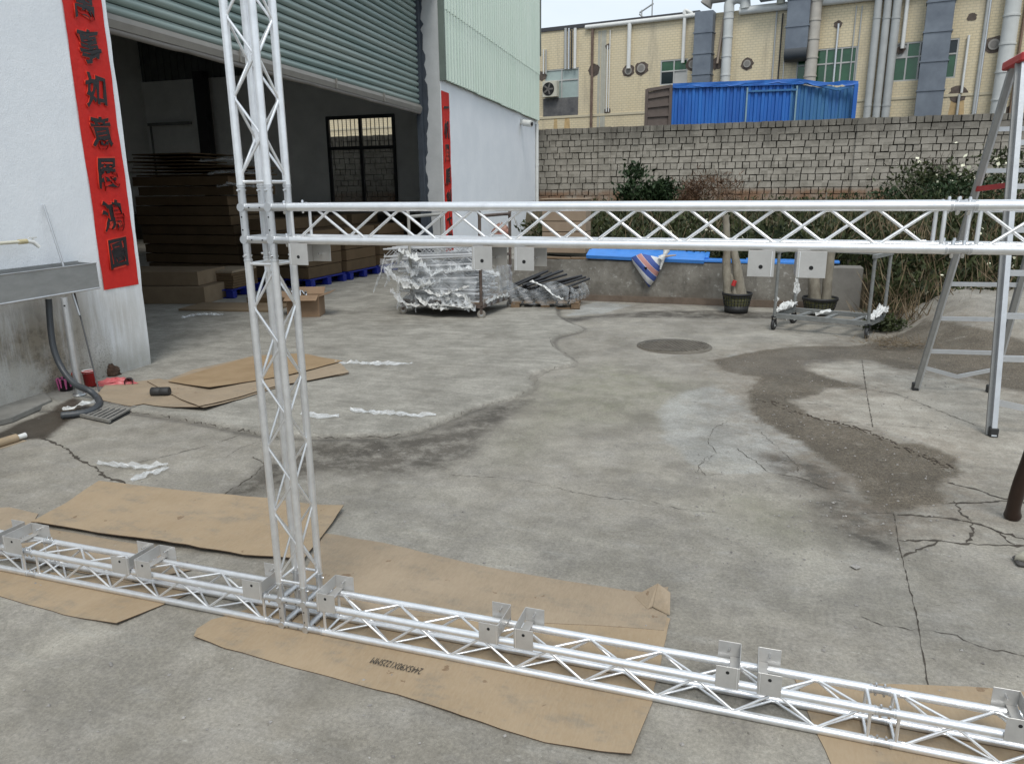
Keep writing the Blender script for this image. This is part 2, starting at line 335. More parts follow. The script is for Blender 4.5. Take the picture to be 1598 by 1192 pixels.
    c = t.mix(1., c, t.mix(t.ramp(t.noise(2.6, 9, .78, off=31), .36, .64), (.78, .77, .74), (1.16, 1.15, 1.12)), 'MULTIPLY')
    hb = t.math('ADD', t.math('MULTIPLY', fine, 1.), t.math('MULTIPLY', grit, .6))
    t.bump(hb, .30, .006)
    me.materials.append(t.done(c, t.math('SUBTRACT', t.math('SUBTRACT', .9, t.math('MULTIPLY', t.attr('wet_dark'), .2)), t.math('MULTIPLY', t.attr('pud'), .4))))
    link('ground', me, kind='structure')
ground()
# ------------------------------------------------------------------ cracks and joints: recessed-looking dark ragged strips of grit; plus painted slab-step shade
def strip_pts(pts, step=.04, jit=.012, rnd=random):
    P = [G(*p) for p in pts]; o = []
    for a, b in zip(P[:-1], P[1:]):
        n = max(1, int((b-a).length/step)); nrm = Vector((-(b-a).y, (b-a).x, 0)).normalized()
        for i in range(n): o.append(a.lerp(b, i/n)+nrm*rnd.gauss(0, jit if i else jit*.3))
    o.append(P[-1]); return o
cracks = [([(62, 682), (80, 690), (105, 700), (118, 715), (150, 730), (165, 745), (190, 752), (210, 768)], 0.037), ([(215, 722), (260, 712), (315, 698), (372, 681)], .008),
 ([(340, 778), (400, 738), (412, 722), (395, 712)], .012), ([(352, 715), (372, 700), (400, 690)], .005),
 ([(700, 740), (780, 745), (830, 753), (900, 770), (960, 780), (1010, 782), (1060, 795), (1120, 800)], .006),
 ([(1140, 655), (1112, 670), (1105, 690), (1117, 705), (1105, 720), (1094, 724), (1090, 738)], .007), ([(1345, 562), (1352, 610), (1362, 668)], .014),
 ([(1300, 606), (1352, 607), (1400, 615), (1450, 635), (1500, 655), (1548, 672)], .012), ([(1258, 630), (1300, 634), (1357, 636)], .008), ([(1300, 658), (1360, 663), (1450, 668), (1548, 677), (1640, 684)], .008),
 ([(1335, 800), (1340, 800), (1395, 800), (1403, 850), (1410, 880), (1430, 960), (1440, 1020), (1450, 1080)], .010), ([(1340, 962), (1380, 978), (1430, 982), (1480, 990), (1540, 1012), (1640, 1030)], .008),
 ([(1400, 803), (1460, 806), (1500, 812), (1530, 818), (1560, 830), (1640, 852)], 0.037), ([(1403, 842), (1450, 842), (1500, 848), (1560, 850), (1640, 850)], 0.032),
 ([(1470, 842), (1445, 852), (1410, 868)], 0.023), ([(1478, 752), (1520, 762), (1560, 776), (1640, 792)], 0.030), ([(1480, 785), (1530, 784), (1580, 780), (1640, 770)], 0.030), ([(1515, 812), (1520, 830), (1508, 846)], 0.028), ([(1490, 780), (1500, 800), (1516, 812)], 0.028), ([(1560, 830), (1575, 845), (1585, 850)], .018),
 ([(858, 530), (862, 545), (880, 550), (905, 568)], .008), ([(1150, 700), (1180, 722), (1200, 738), (1245, 745), (1290, 762), (1330, 768)], .008), ([(1180, 668), (1215, 700), (1240, 722), (1250, 742)], .005), ([(950, 572), (905, 572), (860, 578), (838, 590), (832, 606)], .007),
 ([(1105, 712), (1090, 728), (1100, 742), (1130, 740)], .006), ([(1420, 940), (1470, 944), (1500, 940)], .003)]
cracks += [(SLAB_EDGE[4:26], .020), (SLAB_EDGE[25:], .007)]  # shade line under the slab step, drawn as dark strips
cb = MB()
for pts, wd in cracks:
    P = strip_pts(pts, .022, .0012 if (1395, 800) in pts or (1352, 610) in pts else .0055); n = len(P); vs = []; fs = []
    for i, p in enumerate(P):
        d = (P[min(i+1, n-1)]-P[max(i-1, 0)]).normalized(); nr = Vector((-d.y, d.x, 0)); ww = wd*(.12+random.random()**1.5*.8)*.42*(1 if 0 < i < n-1 else .2)
        z = H(p.x, p.y)+.0022
        vs += [Vector((p.x, p.y, z))+nr*ww, Vector((p.x, p.y, z))-nr*ww]
    fs = [(2*i, 2*i+1, 2*i+3, 2*i+2) for i in range(n-1)]; cb.add(vs, fs)
cb.build('cracks_and_step_shade', mat('crack_dirt_step_shade', (.055, .045, .034), rough=.95, var=.4, scale=30), kind='stuff', label='dark ragged cracks and joints filled with dirt across the yard concrete, plus painted shade along the slab step', cat='cracks')
# loose grit and pebbles
pb = MB(); 
def pebble(p, r, fl=.6):
    M = Matrix.Rotation(random.random()*6.3, 3, 'Z'); t = [Vector((0, 0, 1)), Vector((1, 0, 0)), Vector((0, 1, 0)), Vector((-1, 0, 0)), Vector((0, -1, 0)), Vector((0, 0, -1))]
    vs = [M @ Vector((v.x*r*random.uniform(.7, 1.3), v.y*r*random.uniform(.6, 1.1), v.z*r*fl))+p for v in t]
    pb.add(vs, [(0, 1, 2), (0, 2, 3), (0, 3, 4), (0, 4, 1), (5, 2, 1), (5, 3, 2), (5, 4, 3), (5, 1, 4)])
for i in range(700):
    if random.random() < .6: p = G(random.uniform(1080, 1500), random.uniform(560, 880))
    else: p = G(random.uniform(0, 1590), random.uniform(500, 1190))
    pebble(Vector((p.x, p.y, H(p.x, p.y)+.002)), random.choice([.004, .005, .006, .009]))
pebble(Vector((*G(1335, 886).xy, .008)), .022); pebble(Vector((*G(172, 1036).xy, .004)), .009); pebble(Vector((*G(730, 612).xy, .01)), .018)
pb.build('loose_grit', mat('grit', (.12, .11, .10), rough=.9, col2=(.42, .40, .37), scale=25), kind='stuff', label='scattered grit and pebbles lying on the yard concrete', cat='grit')
# tyre track of pressed mud
tb = MB()
T = strip_pts([(1200, 628), (1250, 648), (1300, 660), (1360, 676), (1420, 703), (1485, 732)], .03, .004)
for i, p in enumerate(T[:-1]):
    d = (T[i+1]-p).normalized(); nr = Vector((-d.y, d.x, 0))
    for k in (-1, 0, 1):
        if random.random() < .55: tb.box(p+nr*(k*.02+random.gauss(0, .01))+Vector((0, 0, H(p.x, p.y)+.002)), (.015+random.random()*.025, .007, .004), Matrix.Rotation(math.atan2(d.y, d.x)+random.gauss(0, .5), 3, 'Z'))
tb.build('tyre_track', mat('dark_mud', (.065, .05, .036), rough=.95, var=.3), kind='stuff', label='dark ridged tyre track pressed into the brown mud', cat='tyre track')

# ------------------------------------------------------------------ workshop building
def wall_mat():
    t = NT('whitewashed_wall', .85); z = t.axis(2)
    n1 = t.noise(1.6, 6, .65); n2 = t.noise(14, 6, .7); st = t.noise(9, 6, .7, (1, 1, .12)); sp = t.noise(42, 3, .6)
    c = t.mix(t.ramp(n1, .35, .7), (.80, .825, .85), (.86, .88, .90))
    c = t.mix(t.math('MULTIPLY', t.ramp(n2, .6, .75), .25), c, (.5, .51, .5))
    y = t.axis(1)
    # splash dirt below the trough and round the foot of the wall
    low = t.math('MULTIPLY', t.ramp(z, 1.15, .5, 0, 1), t.ramp(y, 6.4, 4.95, 0, 1)); 
    low2 = t.math('MULTIPLY', t.ramp(z, .95, .45, 0, 1), t.ramp(y, 5.15, 4.5, .0, 1.))
    f = t.math('MULTIPLY', low, t.ramp(st, .3, .6, .35, .95))
    c = t.mix(t.math('MULTIPLY', f, .8), c, (.38, .36, .31))
    foot = t.math('MULTIPLY', t.ramp(z, .32, .05), t.ramp(n1, .3, .6, .4, 1.)); c = t.mix(t.math('MULTIPLY', foot, .7), c, (.25, .24, .2))
    f2 = t.math('MULTIPLY', low2, t.ramp(st, .25, .55, .5, 1.)); c = t.mix(f2, c, t.mix(t.ramp(n2, .3, .6), (.14, .115, .08), (.27, .235, .18)))
    mould = t.math('MULTIPLY', t.math('MULTIPLY', t.ramp(z, .55, .1), t.ramp(y, 5.25, 4.9)), t.ramp(t.noise(75, 4, .75), .54, .60))
    c = t.mix(t.math('MULTIPLY', mould, .8), c, (.06, .052, .04))
    pl = t.math('MULTIPLY', t.math('MULTIPLY', t.ramp(z, .5, .2), t.ramp(y, 5., 4.6)), t.ramp(n1, .48, .62)); c = t.mix(t.math('MULTIPLY', pl, .6), c, (.55, .54, .5))
    c = t.mix(t.math('MULTIPLY', t.math('MULTIPLY', t.ramp(z, 1.5, .8, 0, 1), t.ramp(y, 5.3, 4.4)), t.ramp(t.noise(110, 4, .75), .58, .64, 0, .5)), c, (.25, .24, .21))
    t.bump(t.math('ADD', n2, t.math('MULTIPLY', t.noise(90, 3), .5)), .35, .012)
    return t.done(c)
WALL = wall_mat()
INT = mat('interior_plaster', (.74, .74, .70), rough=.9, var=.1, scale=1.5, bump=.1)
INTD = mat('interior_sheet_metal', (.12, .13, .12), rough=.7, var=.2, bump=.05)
CORR = mat('pale_green_sheet', (.56, .66, .57), rough=.5, col2=(.64, .72, .64), scale=1.5, bump=.04, stretch=(1, 1, .3))
SHUT = mat('shutter_green', (.18, .255, .24), rough=.42, col2=(.30, .35, .32), scale=1.1, bump=.04, spec=.5, stretch=(.3, .3, 3))
SHUTG = mat('shutter_bar', (.22, .205, .18), rough=.5, var=.1, scale=5)
TRACK = mat('dark_track_paint', (.045, .055, .07), rough=.6, var=.2, scale=5, bump=.15)
PILL = mat('grey_reveal_paint', (.40, .41, .41), rough=.85, col2=(.47, .48, .48), scale=3, bump=.3, bscale=20)
bld = empty('workshop_building', DP(6, 0), label='long white workshop with open dark doorway and half raised green shutter', cat='workshop')
def dbox(s0, s1, z0, z1, o0, o1):
    return [DP(s0, z0, o0), DP(s1, z0, o0), DP(s1, z0, o1), DP(s0, z0, o1)], (0, 0, z1-z0)
m = MB()
# left wall with a slightly uneven, hand plastered right edge
nseg = 40; edge = []
for i in range(nseg+1):
    z = 7.2*i/nseg; edge.append((2.56+.028*math.sin(0.45*z*2)+random.gauss(0, .006)+.02*max(0, z-1)/2.2, z))
fr = [DP(-9, 0), DP(-9, 7.2)]+[DP(s, z) for s, z in edge[::-1]]
m.prism([DP(-9, -.2)]+[DP(-9, 7.2)]+[DP(s, z) for s, z in edge[::-1]]+[DP(edge[0][0], -.2)], -DN*.24)
m.build('wall', WALL, bld)
m = MB(); m.prism(*dbox(11.42, 20.42, -.2, 7.2, 0, -.42)); m.build('wall', WALL, bld)
m = MB(); m.prism(*dbox(2.5, 11.9, 5.35, 7.2, -.02, -.3)); m.build('lintel', WALL, bld)
# grey reveal of the right jamb with ragged dark paint edge
m = MB(); zs = np.linspace(-.05, 5.35, 60)
for i in range(59):
    m.add([DP(11.416, zs[i], -.003), DP(11.416, zs[i+1], -.003), DP(11.416, zs[i+1], -.42), DP(11.416, zs[i], -.42)], [(0, 1, 2, 3)])
m.build('jamb_reveal', PILL, bld)
m = MB(); rw = [-.30+.04*math.sin(z*2.3)+random.gauss(0, .02) for z in zs]
for i in range(59):
    m.add([DP(11.41, zs[i], rw[i]), DP(11.41, zs[i+1], rw[i+1]), DP(11.41, zs[i+1], -.45), DP(11.41, zs[i], -.45)], [(0, 1, 2, 3)])
m.build('dark_paint_strip', TRACK, bld)
m = MB(); m.prism(*dbox(11.28, 11.40, 0, 5.3, -.36, -.46)); m.build('shutter_track', TRACK, bld)
# corrugated cladding: two rows of sheets
def corr(s0, s1, z0, z1, off, pitch=.16):
    m = MB(); n = int((s1-s0)/pitch); vs = []; fs = []; prof = []
    for i in range(n):
        a = s0+(s1-s0)*i/n; p = (s1-s0)/n
        prof += [(a, 0), (a+.50*p, 0), (a+.62*p, .055), (a+.88*p, .055)]
    prof.append((s1, 0))
    for s, o in prof: vs += [DP(s, z0, off+o), DP(s, z1, off+o)]
    fs = [(2*i, 2*i+1, 2*i+3, 2*i+2) for i in range(len(prof)-1)]; m.add(vs, fs)
    nb = len(vs); vs2 = [v-DN*.012 for v in vs]; m.add(vs2, [tuple(reversed(f)) for f in fs]); return m
cuts = [11.44, 13.75, 15.95, 18.2, 20.45]
for i in range(4):
    corr(cuts[i], cuts[i+1], 3.70-.015*i, 5.02, .06+.004*(i % 2), .19).build('cladding_sheet', CORR, bld)
    corr(cuts[i], cuts[i+1], 4.97, 7.2, .075+.004*(i % 2), .19).build('cladding_sheet', CORR, bld)
m = MB(); m.prism(*dbox(11.40, 11.45, 3.68, 7.2, .0, .12)); m.build('cladding_trim', mat('trim_dark', (.12, .15, .13), rough=.6), bld)
# right return of the building and white downpipe on the corner
cp = MB(); cp.tube([DP(20.35, -.1, .06), DP(20.35, 3.55, .06)], .05); 
for z in (1.0, 2.3): cp.tube([DP(20.35, z, .06), DP(20.35, z+.08, .06)], .06)
cp.build('downpipe', WHITEP, bld)
# interior shell
m = MB(); m.box((-22, 10, 4), (.2, 34, 8.4)); m.build('interior_wall', INT, bld)
m = MB(); ra, rb, rc_, rd = DP(-9, 6.2, -.3), DP(20.4, 6.2, -.3), Vector((-22, 23.5, 7.6)), Vector((-22, -7, 7.6))
def rp(u, v): return ra.lerp(rb, u).lerp(rd.lerp(rc_, u), v)
for (u0, u1, v0, v1) in [(0, .68, 0, 1), (.68, .74, 0, .3), (.68, .74, .75, 1), (.74, 1, 0, 1)]:   # opening added out of view to let light into the interior
    m.prism([rp(u0, v0), rp(u1, v0), rp(u1, v1), rp(u0, v1)], (0, 0, .1))
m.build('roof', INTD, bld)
m = MB(); m.prism(*dbox(-9.2, -9, -.2, 7.2, 0, -17)); m.build('interior_wall', INT, bld)
wx0, wx1, wz0, wz1 = -14.3, -11.75, 1.15, 4.02; YB = 23.4
m = MB()
for a, b, c, d in [(-22, wx0, 0, 5.5), (wx1, -6.9, 0, 5.5), (wx0, wx1, 0, wz0), (wx0, wx1, wz1, 5.5)]:
    m.box(((a+b)/2, YB, (c+d)/2), (b-a, .2, d-c))
m.build('back_wall', INT, bld)
m = MB(); xs = np.arange(-22, -6.9, .3)
for x in xs: m.box((x+.15, YB-.02, 6.6), (.16, .06, 2.2)); m.box((x, YB+.02, 6.6), (.16, .04, 2.2))
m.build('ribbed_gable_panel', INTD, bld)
m = MB(); m.box((-18.95, 22.9, 2.8), (.42, .3, 5.7)); m.build('steel_column', BLKM, bld)
m = MB()
pm = [PY(232, 195, 23.2), PY(298, 195, 23.2)]
m.box(((pm[0].x+pm[1].x)/2, 23.2, pm[0].z), (pm[1].x-pm[0].x, .12, .09)); m.box((pm[0].x+.06, 23.22, pm[0].z-1), (.05, .05, 2.)); m.build('wall_conduit', mat('conduit', (.2, .2, .19)), bld)
# window in the back wall
wf = MB(); wm = (wx0+wx1)/2; zt = 3.0
for x in (wx0+.04, wm, wx1-.04): wf.box((x, YB-.1, (wz0+wz1)/2), (.10, .1, wz1-wz0))
for z in (wz0+.04, zt, wz1-.04): wf.box(((wx0+wx1)/2, YB-.1, z), (wx1-wx0-.01, .09, .11))
win = wf.build('window', BLKM, bld)
for x0, x1 in ((wx0+.1, wm-.06), (wm+.06, wx1-.1)):
    for k in range(7): MB().box((x0+(x1-x0)*(k+.5)/7, YB+.06, (zt+wz1)/2), (.022, .02, wz1-zt)).build('window_bar', BLKM, win)
GLASSD = NT('dusty_glass', .15); GLASSD.b.inputs['Alpha'].default_value = .3; GLASSD = GLASSD.done(GLASSD.mix(GLASSD.ramp(GLASSD.noise(3), .3, .7), (.12, .13, .13), (.2, .21, .2)))
for x0, x1 in ((wx0+.1, wm-.06), (wm+.06, wx1-.1)): MB().box(((x0+x1)/2, YB-.1, (wz0+zt)/2), (x1-x0, .012, zt-wz0-.1)).build('pane', GLASSD, win)
# roller shutter: each slat its own curved strip
sh = MB().prism(*dbox(2.4, 11.36, 5.28, 5.9, -.30, -.7)).build('roller_shutter', SHUT, bld)
sp_ = .109; z = 3.235
k = 0
while z < 5.45:
    m = MB(); prof = [(-.02, 0), (.004, .006), (.020, .022), (.026, .045), (.018, .068), (.0, .078), (-.012, .080), (-.008, .092), (-.02, .100), (-.03, .107)]
    vs = []; cut = 11.30
    for s in (2.4, cut):
        for o, zz in prof: vs.append(DP(s, z+zz, -.42+o))
    n = len(prof); m.add(vs, [(i, i+1, n+i+1, n+i) for i in range(n-1)], True)
    m.build('slat', SHUT, sh); z += sp_; k += 1
m = MB(); m.prism([DP(2.4, 3.10, -.36), DP(2.4, 3.10, -.44), DP(2.4, 3.225, -.44), DP(2.4, 3.225, -.37), DP(2.4, 3.17, -.345)], DD*8.9); m.build('bottom_bar', SHUTG, sh)
m = MB(); m.tube([DP(2.4+8.9*i/30, 3.085+random.gauss(0, .004), -.40) for i in range(31)], .035, 8); m.build('bottom_seal', mat('seal', (.2, .185, .17), rough=.7), sh)
for s in (5.1, 7.6, 9.4): MB().prism(*dbox(s, s+.03, 3.1, 3.24, -.335, -.35)).build('latch', SHUTG, sh)
# CCTV camera on the wall
c = DP(18.35, 3.46, 0)
cc = empty('security_camera', c, label='white security camera under the green cladding near the corner', cat='camera')
MB().box(c+DN*.05, (.1, .12, .12)).build('mount', WHITEP, cc); 
MB().tube([c+DN*.08+Vector((0, 0, -.03)), c+DN*.30+Vector((.06, -.12, -.08))], [.085, .095], 12).build('housing', WHITEP, cc)
e = c+DN*.30+Vector((.06, -.12, -.08)); MB().tube([e, e+(DN*.9+Vector((0.2, -.3, -.1)))*.02], .05, 10).build('lens', BLKM, cc)
# red couplets -------------------------------------------------
def glyph(ch, M, size, m_, parent, bold, name='character', seed=0):
    cu = bpy.data.curves.new('c', 'FONT'); cu.body = ch; cu.size = 1; cu.offset = bold; cu.extrude = .004/size; cu.resolution_u = 3
    tmp = bpy.data.objects.new('tmp', cu); COL.objects.link(tmp); me = bpy.data.meshes.new_from_object(tmp); bpy.data.objects.remove(tmp)
    co = np.array([v.co[:] for v in me.vertices]); 
    if len(co) == 0: return
    lo = co.min(0); hi = co.max(0); cx = (lo[0]+hi[0])/2; cy = (lo[1]+hi[1])/2
    rg = random.Random(seed+ord(ch[0]))
    a, b = rg.random()*6, rg.random()*6
    for v in me.vertices:
        x = v.co.x-cx; y = v.co.y-cy
        X = x+.035*math.sin(7*y+a)+.02*math.sin(19*y+b)+.12*y*.3; Y = y*1.02+.035*math.sin(6*x+b)+.018*math.sin(21*x+a)+.14*x*.6
        v.co = M @ Vector((X*size*.92, Y*size, v.co.z*size))
    return link(name, me, m_, parent)
def banner(name, s0, s1, z0, z1, tz, text, size, lab, bold=.022):
    rt = empty(name, DP((s0+s1)/2, z0, .01), label=lab, cat='banner', group='red paper couplets on the workshop wall')
    m = MB(); n = 60; mm = 6; vs = []; fs = []
    for i in range(n+1):
        for j in range(mm+1):
            z = z0+(z1-z0)*i/n; s = s0+(s1-s0)*j/mm; vs.append(DP(s+.004*math.sin(z*5), z, .004+.0025*(1+math.sin(z*9+j*1.7)+math.sin(z*23+j*2.9)*.6)))
    for i in range(n):
        for j in range(mm): a = i*(mm+1)+j; fs.append((a, a+1, a+mm+2, a+mm+1))
    m.add(vs, fs, True); m.build('paper', PAPER_R, rt)
    for k, ch in enumerate(text):
        c = DP((s0+s1)/2, tz[k], .016)
        M = Matrix(((DD.x, 0, DN.x, c.x), (DD.y, 0, DN.y, c.y), (0, 1, 0, c.z), (0, 0, 0, 1)))
        glyph(ch, M, size, INK, rt, bold, seed=k)
        M2 = M @ Matrix.Translation((0, 0, -.003)); glyph(ch, M2, size*1.03, INKH, rt, bold+.008, 'glow_print', seed=k)
banner('couplet_banner', 2.10, 2.535, .775, 4.3, [3.14, 2.80, 2.455, 2.115, 1.76, 1.41, 1.075][::-1][::-1], '萬事如意展鴻圖', .27, 'wide red paper couplet with black brush characters, left of the doorway')
banner('couplet_banner', 11.45, 11.93, .36, 3.50, [3.22, 2.78, 2.33, 1.87, 1.43, .97, .58], '一帆風順創大業', .36, 'narrow looking red couplet at the right jamb of the doorway')
#@@TRUSS
# ------------------------------------------------------------------ aluminium truss frame
TX, TY, TS, ZB = -1.6233, 2.1004, .1034, 1.5515; Z0 = .016; CR = .0129; BR = .0045
tf = empty('truss_frame', (TX, TY, 0), label='bare aluminium box truss frame with tower, floor beam and waist-high cross beam', cat='truss')
def XP(px, py, z=None):   # X of a point of the front chords
    return PY(px, py, TY).x
PITCHZ = .118
def local(o, ax):   # truss axis x (beam) or z (tower)
    o = Vector(o)
    if ax == 'x': return lambda u, a, b: o+Vector((u, a, b))
    return lambda u, a, b: o+Vector((a, b, u))
def section(o, L, ax, phase=0):
    f = local(o, ax); cs = [(0, 0), (TS, 0), (TS, TS), (0, TS)]
    for a, b in cs:
        MB().tube([f(.022, a, b), f(.03, a, b), f(L-.03, a, b), f(L-.022, a, b)], [CR*1.02, CR, CR, CR*1.02], 14).build('chord', ALU, tf)
        for u0, u1 in ((.0, .024), (L-.024, L)):
            sgn = 1 if u0 == 0 else -1
            us = [u0, u0+.006, u0+.008, u1] if sgn > 0 else [u1, u1-.006, u1-.008, u0]
            MB().tube([f(u, a, b) for u in sorted(us)], [CR*.94]*4, 12).build('conical_coupler', ALU_D, tf)
            uu = u0+.012 if sgn > 0 else u1-.012
            dr = (0, 1) if ax == 'x' else random.choice([(1, 0), (0, 1)])
            MB().tube([f(uu, a-dr[0]*.022, b-dr[1]*.022), f(uu, a-dr[0]*.018, b-dr[1]*.018), f(uu, a+dr[0]*.017, b+dr[1]*.017), f(uu, a+dr[0]*.021, b+dr[1]*.021)], [.0032, .0045, .0045, .003], 8).build('bolt', CHROME, tf)
            MB().tube([f(uu+.012*sgn, a, b), f(uu+.017*sgn, a, b)], CR*1.12, 14).build('collar', ALU_D, tf)
    u0, u1 = .05, L-.05; n = int((u1-u0-.02)/PITCHZ); st = (u1-u0-.02)/n
    for i in range(4):
        (a0, b0), (a1, b1) = cs[i], cs[(i+1) % 4]
        pts = []; flip = (i+phase) % 2
        na, nb = (a1-a0)/TS, (b1-b0)/TS
        for k in range(n+1):
            e = (k+flip) % 2; ins = .011
            a = (a0+na*ins) if e == 0 else (a1-na*ins); b = (b0+nb*ins) if e == 0 else (b1-nb*ins)
            u = u0+.01+st*k
            pts += [f(u-.007, a, b), f(u+.007, a, b)]
        m = MB().tube(pts, BR, 7)
        for k in range(n+1):
            q = (pts[2*k]+pts[2*k+1])/2; e = (k+flip) % 2
            ca, cb_ = ((a0, b0) if e == 0 else (a1, b1)); c_ = f(u0+.01+st*k, ca, cb_)
            m.tube([q.lerp(c_, -.15), q.lerp(c_, .6)], [.0055, .008], 7)
        m.build('brace', ALU, tf)
        for u in (u0-.012, u1+.012):
            MB().tube([f(u, a0, b0), f(u, a1, b1)], .0052, 8).build('end_bar', ALU, tf)
def cube(o, sides):   # corner block: a 3D lattice of tubes with stubs to its sides
    o = Vector(o); m = MB()
    e = .0
    def C(i, j, k): return o+Vector((i*TS, j*TS, k*TS))
    for a in (0, 1):
        for b in (0, 1):
            x0 = -(.042 if 'l' in sides else .0); x1 = TS+(.042 if 'r' in sides else .0)
            MB().tube([o+Vector((x0, a*TS, b*TS)), o+Vector((x1, a*TS, b*TS))], CR*.97, 12).build('corner_tube', ALU_D, tf)
            MB().tube([o+Vector((a*TS, 0, b*TS)), o+Vector((a*TS, TS, b*TS))], CR*.97, 12).build('corner_tube', ALU_D, tf)
            z0 = -(.042 if 'd' in sides else .0); z1 = TS+(.042 if 'u' in sides else .0)
            MB().tube([o+Vector((a*TS, b*TS, z0)), o+Vector((a*TS, b*TS, z1))], CR*.97, 12).build('corner_tube', ALU_D, tf)
            for zc in (0, 1):
                c_ = C(a, b, zc); MB().tube([c_+Vector((0, -.0145, 0)), c_+Vector((0, .0145, 0))], CR*1.08, 12).build('corner_node', ALU_D, tf)
    h_ = MB()
    for a in (0, 1):
        for t in (.3, .7):
            for b in (0, 1):
                h_.tube([C(t, 0, a)+Vector((0, -CR*1.01, -0.002)), C(t, 0, a)+Vector((0, -CR*.9, 0))], .0028, 7)
                h_.tube([C(b, 0, t)+Vector((0, -CR*1.01, 0)), C(b, 0, t)+Vector((0, -CR*.9, 0))], .0028, 7)
                h_.tube([C(b, t, a)+Vector((CR*1.01, 0, 0.002)), C(b, t, a)+Vector((CR*.9, 0, 0))], .0028, 7)
    h_.build('pin_hole', DARKHOLE, tf)
ST = .042
cube((TX, TY, Z0), 'lru'); cube((TX, TY, ZB-TS), 'udr')
# floor beam
xl = XP(52, 898); xr = XP(1375, 1156)
section((xl, TY, Z0), TX-ST-xl, 'x', 1); section((xl-1.0, TY, Z0), 1.0, 'x', 1)
section((TX+TS+ST, TY, Z0), xr-(TX+TS+ST), 'x'); section((xr, TY, Z0), 1.1, 'x')
# tower
section((TX, TY, Z0+TS+ST), ZB-TS-ST-(Z0+TS+ST), 'z'); section((TX, TY, ZB+ST), 1.3, 'z')
# waist-high cross beam
xb = XP(1500, 350); section((TX+TS+ST, TY, ZB-TS), xb-(TX+TS+ST), 'x'); section((xb, TY, ZB-TS), 1.2, 'x')
# mounting brackets: bent plates in pairs
def bracket(x0, x1, web, up, zc):
    t = .0022; y0, y1 = TY-.0165, TY+TS+.0165; z0, z1 = (zc-.008, zc+.066) if up else (zc-.078, zc-.010)
    yc = (y0+y1)/2; zcn = (z0+z1)/2
    M = MB(); xw = x1 if web == 'r' else x0
    M.box(((x0+x1)/2, y0, zcn), (x1-x0, t, z1-z0)); M.box(((x0+x1)/2, y1, zcn), (x1-x0, t, z1-z0))
    zw = (z0+.028, z1) if up else (z0, z1-.001)
    M.box((xw, yc, (zw[0]+zw[1])/2), (t, y1-y0-t-.0005, zw[1]-zw[0]))
    zz = zc+CR+.0015 if up else zc-CR-.0015
    M.box((xw+(.016 if web == 'l' else -.016), yc, zz), (.030, y1-y0-t-.001, t))
    br = M.build('mounting_bracket', PLATE, tf, bev=.0006)
    xf = xw+(-.0065 if web == 'r' else .0065)
    MB().box((xf, y0-.0014, zcn), (.0022, .0012, z1-z0-.002)).build('fold_line', ALU, br)
    hx = (x0+x1)/2; hz = z1-.02 if up else z0+.026
    MB().tube([(hx, y0-.0018, hz), (hx, y0-.0009, hz)], .0055, 10).build('bolt_hole', DARKHOLE, br)
    MB().tube([(hx, y1-.001, hz), (hx, y1-.022, hz)], .0035, 8).build('bolt', CHROME, br)
zt_ = Z0+TS
for (a, b, web) in [((-12, 880), (8, 880), 'r'), ((18, 880), (45, 880), 'l'), ((180, 880), (206, 880), 'r'), ((216, 885), (240, 885), 'l'), ((383, 915), (412, 915), 'r'), ((498, 938), (526, 938), 'l'),
                    ((750, 985), (780, 985), 'r'), ((804, 992), (834, 992), 'l'), ((1117, 1050), (1154, 1050), 'r'), ((1182, 1062), (1220, 1062), 'l'), ((1566, 1130), (1612, 1130), 'r')]:
    bracket(XP(*a), XP(*b), web, True, zt_)
for (a, b, web) in [((456, 400), (485, 400), 'l'), ((740, 405), (771, 405), 'l'), ((805, 405), (836, 405), 'l'), ((1167, 410), (1208, 410), 'r'), ((1243, 410), (1289, 410), 'l')]:
    bracket(XP(*a), XP(*b), web, False, ZB-TS)
